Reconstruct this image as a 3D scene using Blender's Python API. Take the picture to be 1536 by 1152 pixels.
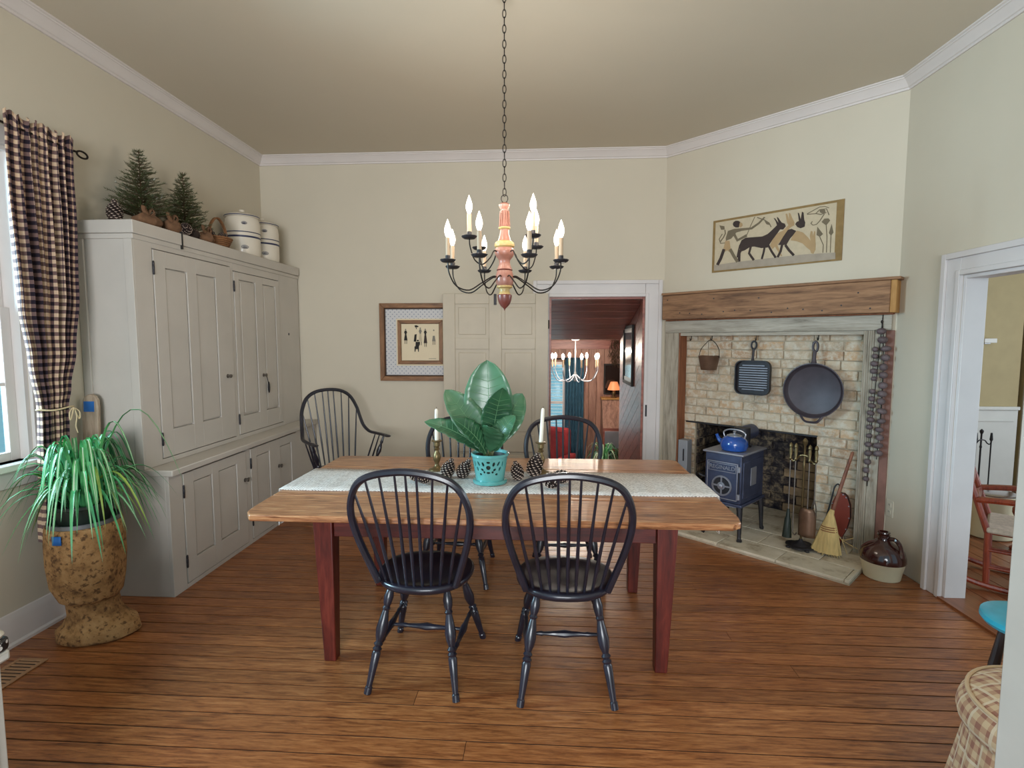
import bpy, bmesh, math, random
from mathutils import Vector, Matrix
random.seed(7)
PI = math.pi
S = bpy.context.scene
for o in list(bpy.data.objects): bpy.data.objects.remove(o, do_unlink=True)
C = S.collection

# ------------------------------------------------------------------ camera
F_PX, CAM_H = 790.0, 1.55
YAW, PITCH = math.atan(47/790), math.atan(65/790)
cd = bpy.data.cameras.new('camera'); cam = bpy.data.objects.new('camera', cd); C.objects.link(cam)
cd.sensor_width = 36; cd.lens = F_PX/1536*36; cd.clip_start = .05; cd.clip_end = 200
cam.location = (0, 0, CAM_H); cam.rotation_euler = (PI/2-PITCH, 0, YAW)
S.camera = cam

# ------------------------------------------------------------------ world, exposure
w = bpy.data.worlds.new('world'); S.world = w; w.use_nodes = True
bg = w.node_tree.nodes['Background']
bg.inputs[0].default_value = (.30, .53, .64, 1); bg.inputs[1].default_value = .9
S.view_settings.view_transform = 'Standard'; S.view_settings.look = 'None'
S.view_settings.exposure = 0.2; S.view_settings.gamma = 1; S.view_settings.use_curve_mapping = False

def area(name, loc, rot, sx, sy, power, col):
    l = bpy.data.lights.new(name, 'AREA'); l.shape = 'RECTANGLE'; l.size = sx; l.size_y = sy
    l.energy = power; l.color = col
    o = bpy.data.objects.new(name, l); C.objects.link(o); o.location = loc; o.rotation_euler = rot
    return o
# daylight: the side window, the kitchen window behind the camera, the window of the side room, the family room window in view
area('window_left_offscreen', (-4.3, 1.75, 2.1), (math.radians(84), 0, math.radians(-84)), .9, 1.5, 330, (.62, .82, 1.0))
area('window_kitchen_offscreen', (-.2, -3.4, 1.7), (math.radians(93), 0, 0), 2.4, 1.5, 235, (.95, .97, 1.0))
area('window_side_room_offscreen', (6.35, 3.2, 1.6), (0, PI/2, 0), 1.5, 1.6, 70, (.9, .94, 1.0))
area('family_window_daylight', (0, 10.3, .5), (-PI/2, 0, 0), 1.8, 2.0, 32, (.82, .97, 1.0))

# ------------------------------------------------------------------ mesh helpers
class MB:
    def __init__(s): s.v = []; s.f = []; s.uvs = {}
    def add(s, vs, fs):
        b = len(s.v); s.v += [tuple(p) for p in vs]; s.f += [tuple(i+b for i in f) for f in fs]; return s
    def box(s, x0, x1, y0, y1, z0, z1):
        return s.add([(x0,y0,z0),(x1,y0,z0),(x1,y1,z0),(x0,y1,z0),(x0,y0,z1),(x1,y0,z1),(x1,y1,z1),(x0,y1,z1)],
                     [(0,3,2,1),(4,5,6,7),(0,1,5,4),(1,2,6,5),(2,3,7,6),(3,0,4,7)])
    def hexa(s, b4, t4):
        return s.add(list(b4)+list(t4), [(0,3,2,1),(4,5,6,7),(0,1,5,4),(1,2,6,5),(2,3,7,6),(3,0,4,7)])
    def tube(s, pts, r, n=8, closed=False, caps=True, flat=1.0):
        P = [Vector(p) for p in pts]; m = len(P)
        R = r if isinstance(r, (list, tuple)) else [r]*m
        def tan(i):
            if closed: return (P[(i+1) % m]-P[i-1]).normalized()
            return (P[min(i+1, m-1)]-P[max(i-1, 0)]).normalized()
        t = tan(0); a = Vector((0,0,1)) if abs(t.z) < .9 else Vector((1,0,0))
        nn = (a-t*a.dot(t)).normalized(); vs = []
        for i in range(m):
            t = tan(i); nn = (nn-t*nn.dot(t)).normalized(); bb = t.cross(nn)
            for k in range(n):
                q = 2*PI*k/n
                vs.append(P[i]+nn*(R[i]*math.cos(q))+bb*(R[i]*flat*math.sin(q)))
        fs = []
        for i in range(m if closed else m-1):
            j = (i+1) % m
            for k in range(n):
                l = (k+1) % n; fs.append((i*n+k, i*n+l, j*n+l, j*n+k))
        if caps and not closed:
            fs.append(tuple(range(n-1, -1, -1))); fs.append(tuple((m-1)*n+k for k in range(n)))
        return s.add(vs, fs)
    def turn(s, p0, p1, prof, n=12):      # turned piece between two points, prof = [(t, r)]
        p0, p1 = Vector(p0), Vector(p1)
        ax = (p1-p0).normalized(); a = Vector((1,0,0)) if abs(ax.x) < .8 else Vector((0,1,0))
        u_ = (a-ax*a.dot(ax)).normalized(); w_ = ax.cross(u_); vs = []; fs = []
        for t, r in prof:
            c = p0+(p1-p0)*t
            for k in range(n):
                q = 2*PI*k/n; vs.append(c+u_*(r*math.cos(q))+w_*(r*math.sin(q)))
        m = len(prof)
        for i in range(m-1):
            for k in range(n):
                l = (k+1) % n; fs.append((i*n+k, i*n+l, (i+1)*n+l, (i+1)*n+k))
        fs.append(tuple(range(n-1, -1, -1))); fs.append(tuple((m-1)*n+k for k in range(n)))
        return s.add(vs, fs)
    def lathe(s, prof, n=24, c=(0,0,0)):   # prof = [(r, z)] around z
        z0, z1 = prof[0][1], prof[-1][1]; vs = []; fs = []
        for r, z in prof:
            for k in range(n):
                q = 2*PI*k/n; vs.append((c[0]+r*math.cos(q), c[1]+r*math.sin(q), c[2]+z))
        m = len(prof)
        for i in range(m-1):
            for k in range(n):
                l = (k+1) % n; fs.append((i*n+k, i*n+l, (i+1)*n+l, (i+1)*n+k))
        if prof[0][0] > 1e-6: fs.append(tuple(range(n-1, -1, -1)))
        if prof[-1][0] > 1e-6: fs.append(tuple((m-1)*n+k for k in range(n)))
        return s.add(vs, fs)
    def ell(s, c, rx, ry, rz, n=12, m=8, rot=None):
        vs = []; fs = []
        for i in range(m+1):
            a = PI*i/m
            for k in range(n):
                q = 2*PI*k/n; p = Vector((rx*math.sin(a)*math.cos(q), ry*math.sin(a)*math.sin(q), -rz*math.cos(a)))
                if rot is not None: p = rot @ p
                vs.append(Vector(c)+p)
        for i in range(m):
            for k in range(n):
                l = (k+1) % n; fs.append((i*n+k, i*n+l, (i+1)*n+l, (i+1)*n+k))
        return s.add(vs, fs)
    def prism(s, poly, d0, d1, fn):        # fn(a, b, d) -> xyz
        n = len(poly); vs = [fn(a, b, d0) for a, b in poly]+[fn(a, b, d1) for a, b in poly]
        fs = [tuple(range(n-1, -1, -1)), tuple(range(n, 2*n))]
        for i in range(n): j = (i+1) % n; fs.append((i, j, n+j, n+i))
        return s.add(vs, fs)
    def sweep(s, prof, p0, p1, out, up=(0,0,1), m0=0, m1=0):   # moulding: prof = [(o, z)], mitre offset m0/m1 per unit of o
        p0, p1, out, up = Vector(p0), Vector(p1), Vector(out), Vector(up); d = (p1-p0).normalized(); n = len(prof)
        vs = [p0+out*o+up*z+d*(m0*o) for o, z in prof]+[p1+out*o+up*z+d*(m1*o) for o, z in prof]
        fs = [tuple(range(n-1, -1, -1)), tuple(range(n, 2*n))]
        for i in range(n): j = (i+1) % n; fs.append((i, j, n+j, n+i))
        return s.add(vs, fs)
    def grid(s, fn, nu, nv, uvfn=None):
        b = len(s.v); vs = []; fs = []
        for i in range(nu+1):
            for j in range(nv+1):
                vs.append(fn(i/nu, j/nv))
                if uvfn: s.uvs[b+len(vs)-1] = uvfn(i/nu, j/nv)
        for i in range(nu):
            for j in range(nv):
                a = i*(nv+1)+j; fs.append((a, a+nv+1, a+nv+2, a+1))
        return s.add(vs, fs)
    def mesh(s, name, m, sharp=35, fix=True):
        me = bpy.data.meshes.new(name); me.from_pydata([tuple(p) for p in s.v], [], s.f)
        if s.uvs:
            ul = me.uv_layers.new(name='uv')
            for l in me.loops: ul.data[l.index].uv = s.uvs.get(l.vertex_index, (0, 0))
        if fix:
            bm = bmesh.new(); bm.from_mesh(me); bmesh.ops.recalc_face_normals(bm, faces=bm.faces); bm.to_mesh(me); bm.free()
        me.polygons.foreach_set('use_smooth', [True]*len(me.polygons))
        me.set_sharp_from_angle(angle=math.radians(sharp))
        me.materials.append(m); me.update(); return me
    def build(s, name, m, parent=None, bev=0, sharp=35, fix=True, loc=None, rot=None, thick=0, sub=0):
        o = bpy.data.objects.new(name, s.mesh(name, m, sharp, fix)); C.objects.link(o)
        if parent is not None: o.parent = parent
        if loc is not None: o.location = loc
        if rot is not None: o.rotation_euler = rot
        if thick:
            q = o.modifiers.new('thickness', 'SOLIDIFY'); q.thickness = thick; q.offset = 0
        if bev:
            q = o.modifiers.new('bevel', 'BEVEL'); q.width = bev; q.segments = 2; q.limit_method = 'ANGLE'; q.angle_limit = math.radians(40)
        if sub:
            q = o.modifiers.new('subdiv', 'SUBSURF'); q.levels = sub; q.render_levels = sub
        return o

def bx(name, m, x0, x1, y0, y1, z0, z1, parent=None, bev=.002, **k):
    return MB().box(x0, x1, y0, y1, z0, z1).build(name, m, parent, bev=bev, **k)
def thing(name, label, cat, loc=(0,0,0), rz=0, group=None):
    o = bpy.data.objects.new(name, None); C.objects.link(o); o.empty_display_size = .05
    o.location = loc; o.rotation_euler = (0, 0, rz); return tag(o, label, cat, group)
def tag(o, label=None, cat=None, group=None, kind=None):
    if label: o['label'] = label
    if cat: o['category'] = cat
    if group: o['group'] = group
    if kind: o['kind'] = kind
    return o
def struct(o, label=None):
    o['kind'] = 'structure'
    if label: o['label'] = label
    return o
def copy_tree(o, parent=None):
    c = o.copy(); C.objects.link(c); c.parent = parent
    for ch in list(o.children): copy_tree(ch, c)
    return c
def catmull(P, n=6, closed=False):
    P = [Vector(p) for p in P]; out = []; m = len(P)
    for i in range(m if closed else m-1):
        if closed: a, b, c, d = P[i-1], P[i], P[(i+1) % m], P[(i+2) % m]
        else: a, b, c, d = P[max(i-1, 0)], P[i], P[i+1], P[min(i+2, m-1)]
        for k in range(n):
            t = k/n
            out.append(.5*((2*b)+(c-a)*t+(2*a-5*b+4*c-d)*t*t+(3*b-a-3*c+d)*t**3))
    if not closed: out.append(P[-1])
    return out
def text_mesh(txt, size, depth):
    cu = bpy.data.curves.new('lettering', 'FONT'); cu.body = txt; cu.size = size; cu.extrude = depth
    cu.align_x = 'CENTER'; cu.align_y = 'CENTER'
    o = bpy.data.objects.new('lettering', cu); C.objects.link(o); bpy.context.view_layer.update()
    me = bpy.data.meshes.new_from_object(o.evaluated_get(bpy.context.evaluated_depsgraph_get()))
    bpy.data.objects.remove(o, do_unlink=True); return me

# ------------------------------------------------------------------ materials
def rgb(r, g, b):                       # sRGB 0..255 -> linear
    f = lambda c: (c/255/12.92 if c <= 10 else ((c/255+.055)/1.055)**2.4)
    return (f(r), f(g), f(b))
class NT:
    def __init__(s, name):
        s.m = bpy.data.materials.new(name); s.m.use_nodes = True; s.t = s.m.node_tree
        s.b = s.t.nodes['Principled BSDF']
    def n(s, typ, **k):
        o = s.t.nodes.new(typ)
        for a, v in k.items(): setattr(o, a, v)
        return o
    def l(s, a, b): s.t.links.new(a, b)
    def val(s, o, i, v): o.inputs[i].default_value = v
    def coord(s, kind='Object', scale=(1,1,1), rnd=False):
        tc = s.n('ShaderNodeTexCoord'); mp = s.n('ShaderNodeMapping'); s.l(tc.outputs[kind], mp.inputs[0])
        mp.inputs['Scale'].default_value = scale
        if rnd:
            oi = s.n('ShaderNodeObjectInfo'); mu = s.n('ShaderNodeMath', operation='MULTIPLY'); s.l(oi.outputs['Random'], mu.inputs[0]); mu.inputs[1].default_value = 37.0
            cb = s.n('ShaderNodeCombineXYZ'); s.l(mu.outputs[0], cb.inputs[0]); s.l(mu.outputs[0], cb.inputs[1]); s.l(mu.outputs[0], cb.inputs[2])
            s.l(cb.outputs[0], mp.inputs['Location'])
        return mp.outputs[0]
    def noise(s, vec, scale, detail=4, rough=.55, dist=0):
        o = s.n('ShaderNodeTexNoise'); s.l(vec, o.inputs['Vector']); o.inputs['Scale'].default_value = scale
        o.inputs['Detail'].default_value = detail; o.inputs['Roughness'].default_value = rough; o.inputs['Distortion'].default_value = dist
        return o.outputs['Fac']
    def ramp(s, fac, stops, const=False):
        o = s.n('ShaderNodeValToRGB'); s.l(fac, o.inputs[0]); r = o.color_ramp
        if const: r.interpolation = 'CONSTANT'
        while len(r.elements) < len(stops): r.elements.new(.5)
        for e, (p, c) in zip(r.elements, stops): e.position = p; e.color = (*c, 1)
        return o.outputs[0]
    def mix(s, fac, a, b, mode='MIX'):
        o = s.n('ShaderNodeMix', data_type='RGBA', blend_type=mode)
        for sock, v in ((o.inputs[0], fac), (o.inputs[6], a), (o.inputs[7], b)):
            if hasattr(v, 'is_output'): s.l(v, sock)
            elif isinstance(v, (tuple, list)): sock.default_value = (*v, 1)
            else: sock.default_value = v
        return o.outputs[2]
    def math(s, op, a, b=0):
        o = s.n('ShaderNodeMath', operation=op)
        for i, v in enumerate((a, b)):
            if hasattr(v, 'is_output'): s.l(v, o.inputs[i])
            else: o.inputs[i].default_value = v
        return o.outputs[0]
    def bump(s, h, strength, dist=.01):
        o = s.n('ShaderNodeBump'); s.l(h, o.inputs['Height']); o.inputs['Strength'].default_value = strength; o.inputs['Distance'].default_value = dist
        s.l(o.outputs[0], s.b.inputs['Normal'])
    def col(s, c):
        if hasattr(c, 'is_output'): s.l(c, s.b.inputs['Base Color'])
        else: s.b.inputs['Base Color'].default_value = (*c, 1)
    def bs(s, rough=.5, metal=0, spec=.5, coat=0):
        s.b.inputs['Roughness'].default_value = rough; s.b.inputs['Metallic'].default_value = metal
        s.b.inputs['Specular IOR Level'].default_value = spec; s.b.inputs['Coat Weight'].default_value = coat
        s.b.inputs['Coat Roughness'].default_value = .15
        return s.m
def plain(name, c, rough=.5, metal=0, var=.12, scale=8, bump=0, bscale=60, coat=0, spec=.5, stretch=(1,1,1), kind='Object'):
    t = NT(name); v = t.coord(kind, stretch); f = t.noise(v, scale)
    lo = tuple(x*(1-var) for x in c); hi = tuple(min(1, x*(1+var)) for x in c)
    t.col(t.ramp(f, [(.3, lo), (.7, hi)]))
    if bump: t.bump(t.noise(v, bscale, 3), bump, .004)
    return t.bs(rough, metal, spec, coat)
def wood(name, dark, mid, light, axis=0, scale=3.0, stretch=14, rough=.4, coat=0, rndv=.25, bump=.15, knots=False, spec=.5):
    t = NT(name); sc = [stretch]*3; sc[axis] = 1.0
    v = t.coord('Object', tuple(sc), rnd=True)
    f = t.noise(v, scale, 6, .6, .6); g = t.noise(v, scale*5, 3, .6)
    h = t.math('ADD', t.math('MULTIPLY', f, .75), t.math('MULTIPLY', g, .25))
    c = t.ramp(h, [(.32, dark), (.5, mid), (.68, light)])
    oi = t.n('ShaderNodeObjectInfo')
    k = t.math('ADD', t.math('MULTIPLY', oi.outputs['Random'], rndv), 1-rndv*.5)
    cb = t.n('ShaderNodeCombineXYZ')
    for i in range(3): t.l(k, cb.inputs[i])
    c = t.mix(1.0, c, cb.outputs[0], 'MULTIPLY')
    if knots:
        sk = [3.2]*3; sk[axis] = 1.2
        vo = t.n('ShaderNodeTexVoronoi'); t.l(t.coord('Object', tuple(sk), rnd=True), vo.inputs['Vector']); vo.inputs['Scale'].default_value = 1.1
        m_ = t.ramp(vo.outputs['Distance'], [(.05, (1,1,1)), (.12, (0,0,0))])
        c = t.mix(t.math('MULTIPLY', m_, .6), c, tuple(x*.35 for x in dark))
    t.col(c)
    if bump: t.bump(h, bump, .004)
    return t.bs(rough, 0, spec, coat)
def emis(name, c, strength):
    t = NT(name); t.b.inputs['Emission Color'].default_value = (*c, 1); t.b.inputs['Emission Strength'].default_value = strength
    t.col(tuple(min(1, x) for x in c)); return t.bs(.4)
M = {}
M['wall'] = plain('cream wall paint', rgb(202,192,173), .75, var=.03, scale=1.3, bump=.08, bscale=40)
M['ceiling'] = plain('tan ceiling paint', rgb(204,193,174), .8, var=.03, scale=.8)
M['trim'] = plain('white trim paint', rgb(212,203,198), .45, var=.03, scale=3)
M['casing'] = plain('grey white casing paint', rgb(206,200,198), .45, var=.04, scale=4)
M['cab'] = plain('grey green cupboard paint', rgb(192,185,176), .5, var=.05, scale=3, bump=.08, bscale=30)
M['leaf_door'] = plain('tan door paint', rgb(190,178,158), .5, var=.04)
M['floor'] = wood('pine floor boards', rgb(88,46,24), rgb(148,90,50), rgb(182,122,74), 0, 7, 11, .30, .08, .34, .35, True)
M['floor2'] = wood('side room floor boards', rgb(88,44,28), rgb(132,78,46), rgb(160,100,66), 1, 2.2, 14, .3, .1)
M['darkglass'] = plain('dark picture glass', rgb(96,98,104), .12, 0, .1)
M['greybox'] = plain('grey painted metal', rgb(150,152,158), .5, .1, .05)
M['sandstone'] = plain('sandy firebrick', rgb(150,128,100), .9, var=.35, scale=12, bump=.6, bscale=40)
M['sub'] = plain('painted joint shade', rgb(46,30,20), .95, var=.3, scale=30)  # dark slab colour paints in the shade of the gaps between boards
M['ttop'] = wood('worn table top', rgb(64,32,20), rgb(156,102,66), rgb(198,152,108), 0, 6, 14, .28, .2, .2, .25, True)
M['tred'] = wood('red stained wood', rgb(52,14,10), rgb(86,28,20), rgb(112,44,32), 2, 3, 8, .42, .05, .1, .1)
M['tredx'] = wood('red stained apron', rgb(48,14,10), rgb(80,26,20), rgb(104,42,32), 0, 3, 10, .42, .05, .1, .1)
M['black'] = plain('black chair paint', rgb(30,29,40), .32, var=.3, scale=14, bump=.05, coat=.25)
M['iron'] = plain('cast iron', rgb(44,42,46), .5, .3, .25, 20, bump=.12, bscale=120)
M['pan'] = plain('seasoned iron', rgb(66,58,64), .45, .2, .2, 14, bump=.06, bscale=90)
M['wire'] = plain('dark wire', rgb(36,30,26), .45, .6, .1)
M['beam'] = wood('old mantel beam', rgb(78,52,36), rgb(136,100,72), rgb(168,128,94), 0, 2.4, 10, .75, 0, .1, .4, True)
M['beam_end'] = wood('fresh sawn wood', rgb(140,98,48), rgb(172,126,70), rgb(190,146,88), 2, 4, 6, .7, 0, 0, .1)
M['greywood'] = wood('weathered grey wood', rgb(118,108,94), rgb(160,150,134), rgb(186,176,160), 2, 3, 12, .75, 0, .08, .25)
M['greywoodx'] = wood('weathered grey lintel', rgb(122,114,100), rgb(164,156,142), rgb(186,178,164), 0, 3, 12, .75, 0, .08, .25)
M['redjamb'] = wood('bare brown jamb wood', rgb(98,56,34), rgb(136,82,52), rgb(152,98,66), 2, 3, 10, .7)
M['redstrip'] = plain('red brown strip', rgb(126,88,76), .75, var=.2, scale=9, bump=.2)
M['mortar'] = plain('mortar', rgb(178,164,142), .9, var=.15, scale=14, bump=.4, bscale=60)
def brickmat():
    t = NT('limewashed brick'); v = t.coord('Object', (1,1,1))
    oi = t.n('ShaderNodeObjectInfo'); f = t.noise(v, 22, 6, .7)
    base = t.ramp(oi.outputs['Random'], [(0, rgb(196,160,124)), (.35, rgb(186,164,138)), (.7, rgb(200,180,154)), (1, rgb(176,140,110))])
    c = t.mix(t.ramp(f, [(.42, (0,0,0)), (.62, (1,1,1))]), base, rgb(206,196,178))
    g = t.noise(v, 7, 5, .7); c = t.mix(t.ramp(g, [(.52, (0,0,0)), (.75, (.6,.6,.6))]), c, rgb(108,92,80))
    t.col(c); t.bump(f, .5, .008); return t.bs(.9, 0, .2)
M['brick'] = brickmat()
def sootmat():
    t = NT('sooty firebrick'); v = t.coord('Object'); f = t.noise(v, 14, 6, .7)
    t.col(t.ramp(f, [(.35, rgb(26,24,36)), (.5, rgb(70,62,60)), (.66, rgb(150,130,104))])); t.bump(f, .9, .03); return t.bs(.9, 0, .2)
M['soot'] = sootmat()
def hearthmat():
    t = NT('hearth slab'); v = t.coord('Object', rnd=True); f = t.noise(v, 6, 6, .65)
    t.col(t.ramp(f, [(.30, rgb(150,132,108)), (.46, rgb(206,194,172)), (.7, rgb(222,212,194))])); t.bump(f, .3, .006); return t.bs(.8, 0, .3)
M['hearth'] = hearthmat()
M['brass'] = plain('aged brass', rgb(122,104,72), .38, .8, .2, 20)
M['steel'] = plain('dull steel', rgb(120,114,108), .4, .8, .15, 20)
M['wax'] = plain('candle wax', rgb(232,226,210), .5, var=.03)
M['teal'] = plain('teal glazed pot', rgb(88,158,154), .25, var=.15, scale=9, coat=.6)
M['soil'] = plain('potting soil', rgb(46,32,24), .95, var=.4, scale=40, bump=.6)
def leafmat(name, a, b, c, sc=7):
    t = NT(name); v = t.coord('Object', rnd=True); f = t.noise(v, sc, 4)
    oi = t.n('ShaderNodeObjectInfo')
    t.col(t.mix(t.math('MULTIPLY', oi.outputs['Random'], .5), t.ramp(f, [(.3, a), (.6, b)]), c))
    t.bs(.35, 0, .5, .2); return t.m
M['leaf'] = leafmat('broad leaf', rgb(22,66,44), rgb(46,98,64), rgb(96,132,100))
M['vein'] = plain('leaf vein', rgb(96,138,98), .5)
M['spider'] = leafmat('spider plant leaf', rgb(36,112,54), rgb(92,172,100), rgb(70,160,120), 12)
M['spidery'] = leafmat('yellowing leaf', rgb(120,150,50), rgb(160,180,80), rgb(96,150,70), 12)
M['stripe'] = plain('pale leaf stripe', rgb(190,214,180), .5)
M['stem'] = plain('leaf stalk', rgb(92,100,60), .5)
M['mortarwood'] = None
def mortarwood():
    t = NT('rough hewn wood'); v = t.coord('Object', (1,1,1)); f = t.noise(v, 9, 6, .7); g = t.noise(v, 42, 3, .6)
    c = t.ramp(f, [(.32, rgb(92,62,36)), (.5, rgb(160,120,76)), (.72, rgb(184,146,100))])
    c = t.mix(t.ramp(g, [(.54, (0,0,0)), (.64, (.8,.8,.8))]), c, rgb(74,48,30))
    t.col(c); t.bump(f, .6, .02); return t.bs(.8, 0, .3)
M['mortarwood'] = mortarwood()
M['metal'] = plain('galvanised liner', rgb(130,132,134), .4, .7, .1)
M['darkpot'] = plain('dark green nursery pot', rgb(30,40,32), .5)
M['tape'] = plain('blue masking tape', rgb(30,98,170), .6, var=.05)
M['paddle'] = wood('grey worn paddle wood', rgb(120,100,84), rgb(156,138,118), rgb(176,160,142), 2, 4, 8, .7)
def check(name, n_u, n_v, tones, stripe=None):
    t = NT(name); tc = t.n('ShaderNodeTexCoord'); sp = t.n('ShaderNodeSeparateXYZ'); t.l(tc.outputs['UV'], sp.inputs[0])
    fr = lambda i, n: t.math('FRACT', t.math('MULTIPLY', sp.outputs[i], n))
    a = t.math('GREATER_THAN', fr(0, n_u), .5); b = t.math('GREATER_THAN', fr(1, n_v), .5)
    sm = t.math('MULTIPLY', t.math('ADD', a, b), .5)
    c = t.ramp(sm, [(0, tones[0]), (.25, tones[1]), (.75, tones[2])], True)
    if stripe:
        s1 = t.math('GREATER_THAN', fr(0, n_u*.5), .88); s2 = t.math('GREATER_THAN', fr(1, n_v*.5), .88)
        c = t.mix(t.math('MULTIPLY', t.math('MAXIMUM', s1, s2), .75), c, stripe)
    t.col(c); t.b.inputs['Sheen Weight'].default_value = .1
    t.bump(t.noise(tc.outputs['UV'], 300, 2), .1, .001); return t.bs(.9, 0, .2)
M['gingham'] = check('navy and tan gingham', 26, 25, (rgb(204,176,148), rgb(112,88,84), rgb(36,28,38)))
M['plaid'] = check('tan and red plaid', 22, 22, (rgb(206,176,140), rgb(186,146,116), rgb(156,108,90)), rgb(226,208,178))
M['rope'] = plain('cotton cord', rgb(206,186,150), .9)
M['glass'] = None
def glassmat(name, tint=(1,1,1), rough=0):
    t = NT(name); tr = t.n('ShaderNodeBsdfTransparent'); gl = t.n('ShaderNodeBsdfGlossy'); mx = t.n('ShaderNodeMixShader')
    tr.inputs[0].default_value = (*tint, 1); gl.inputs['Roughness'].default_value = .03; mx.inputs[0].default_value = .07
    t.l(tr.outputs[0], mx.inputs[1]); t.l(gl.outputs[0], mx.inputs[2]); t.l(mx.outputs[0], t.t.nodes['Material Output'].inputs[0]); return t.m
M['glass'] = glassmat('window glass', (.86, .96, .97))
M['runner'] = None
def runnermat():
    t = NT('woven cream runner'); v = t.coord('Object'); sp = t.n('ShaderNodeSeparateXYZ'); t.l(v, sp.inputs[0])
    tri = lambda x: t.math('ABSOLUTE', t.math('SUBTRACT', t.math('FRACT', x), .5))
    k = t.math('FRACT', t.math('ADD', t.math('MULTIPLY', sp.outputs[1], 60), t.math('MULTIPLY', tri(t.math('MULTIPLY', sp.outputs[0], 9)), 7)))
    f = t.noise(v, 80, 3, .7); h = t.math('ADD', t.math('MULTIPLY', k, .4), t.math('MULTIPLY', f, .6))
    t.col(t.ramp(h, [(.3, rgb(132,122,114)), (.52, rgb(208,200,192)), (.75, rgb(230,224,218))])); t.bump(h, .6, .004); return t.bs(.95, 0, .1)
M['runner'] = runnermat()
M['cone'] = plain('pine cone scale', rgb(52,38,34), .7, var=.35, scale=30)
M['conetip'] = plain('pale cone tip', rgb(176,156,142), .8, var=.2, scale=30)
M['needle'] = leafmat('fir needle', rgb(34,48,24), rgb(62,78,40), rgb(76,84,44), 20)
M['bark'] = plain('bark', rgb(76,54,36), .9, var=.3, scale=30)
M['burlap'] = plain('burlap', rgb(116,84,60), .95, var=.25, scale=26, bump=.6, bscale=200)
M['wicker'] = plain('wicker', rgb(128,86,52), .75, var=.3, scale=40, bump=.4, bscale=120)
M['stone'] = plain('white stoneware', rgb(216,206,190), .3, var=.03, coat=.4)
M['bluestripe'] = plain('navy glaze', rgb(40,44,78), .35)
M['frame'] = wood('oak frame', rgb(84,54,30), rgb(130,88,52), rgb(156,112,72), 0, 4, 6, .5, 0, .15)
M['framey'] = wood('oak frame upright', rgb(84,54,30), rgb(130,88,52), rgb(156,112,72), 2, 4, 6, .5, 0, .15)
M['framed'] = plain('dark frame edge', rgb(62,40,26), .6)
M['cream'] = plain('cream paper', rgb(222,206,176), .85, var=.02)
def matboard():
    t = NT('dotted wallpaper mat'); tc = t.n('ShaderNodeTexCoord'); mp = t.n('ShaderNodeMapping'); t.l(tc.outputs['Object'], mp.inputs[0])
    mp.inputs['Scale'].default_value = (1, 0, 1); mp.inputs['Rotation'].default_value = (0, PI/4, 0)
    vo = t.n('ShaderNodeTexVoronoi'); t.l(mp.outputs[0], vo.inputs['Vector']); vo.inputs['Scale'].default_value = 34; vo.inputs['Randomness'].default_value = 0
    t.col(t.ramp(vo.outputs['Distance'], [(.13, rgb(140,146,160)), (.24, rgb(204,202,202))])); return t.bs(.85)
M['matboard'] = matboard()
M['ink'] = plain('black ink', rgb(34,30,28), .8)
M['inkgrey'] = plain('grey ink', rgb(128,122,112), .8)
M['papy'] = plain('papyrus ground', rgb(192,177,150), .85, var=.06, scale=30)
M['papyb'] = plain('papyrus border', rgb(138,112,70), .85, var=.15, scale=20)
M['papyg'] = plain('painted ground strip', rgb(160,148,132), .85, var=.08, scale=20)
M['paintb'] = plain('dark brown paint', rgb(58,46,42), .85)
M['paintt'] = plain('tan paint', rgb(170,142,104), .85)
M['paintg'] = plain('olive paint', rgb(112,100,80), .85)
M['pinkwood'] = plain('pink brown painted turning', rgb(148,98,82), .4, var=.12, scale=12, coat=.2)
M['yellow'] = plain('mustard painted ring', rgb(172,146,92), .4, var=.08)
M['maroon'] = plain('dark red painted turning', rgb(104,52,44), .35, var=.15, coat=.2)
M['bulb'] = emis('lit bulb', (1.0, .93, .84), 1.7)
M['sleeve'] = plain('ivory candle sleeve', rgb(176,152,124), .5, var=.04)
M['kettle'] = plain('cobalt enamel', rgb(28,74,150), .22, var=.2, scale=16, coat=.6)
M['silver'] = plain('silver handle', rgb(170,172,180), .3, .7, .1)
M['stove'] = plain('blue black iron', rgb(68,74,98), .42, .35, .2, 14, bump=.06, bscale=80)
M['stovel'] = plain('rubbed iron', rgb(150,150,160), .4, .5, .1)
M['copper'] = plain('tarnished copper', rgb(126,98,80), .42, .6, .2, 14)
M['straw'] = plain('broom straw', rgb(206,180,122), .85, var=.2, scale=60, stretch=(1,1,.05))
M['handle'] = wood('red brown handle', rgb(84,44,30), rgb(128,76,54), rgb(150,96,70), 2, 4, 8, .5)
M['redleather'] = plain('red brown bellows board', rgb(120,48,34), .45, var=.15)
M['gourd'] = plain('dried gourd', rgb(96,82,84), .6, var=.3, scale=20)
M['glaze'] = plain('dark brown glaze', rgb(62,24,18), .12, var=.4, scale=5, coat=.9)
M['clay'] = plain('cream stoneware base', rgb(214,202,170), .5, var=.05)
M['plate'] = plain('outlet plate', rgb(206,198,180), .4, var=.02)
M['brownwood'] = wood('red brown rocker wood', rgb(84,26,12), rgb(136,52,28), rgb(160,72,42), 2, 4, 6, .35, .3)
M['rush'] = plain('woven rush seat', rgb(190,176,160), .85, var=.2, scale=40)
M['turq'] = plain('turquoise paint', rgb(48,160,184), .35, var=.15, coat=.3)
M['darkwood'] = wood('dark stool wood', rgb(26,18,18), rgb(44,32,30), rgb(62,46,40), 2, 4, 6, .4)
M['planks'] = wood('red brown planks', rgb(104,54,46), rgb(150,88,74), rgb(176,112,94), 0, 2.5, 10, .4, 0, .3)
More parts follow.
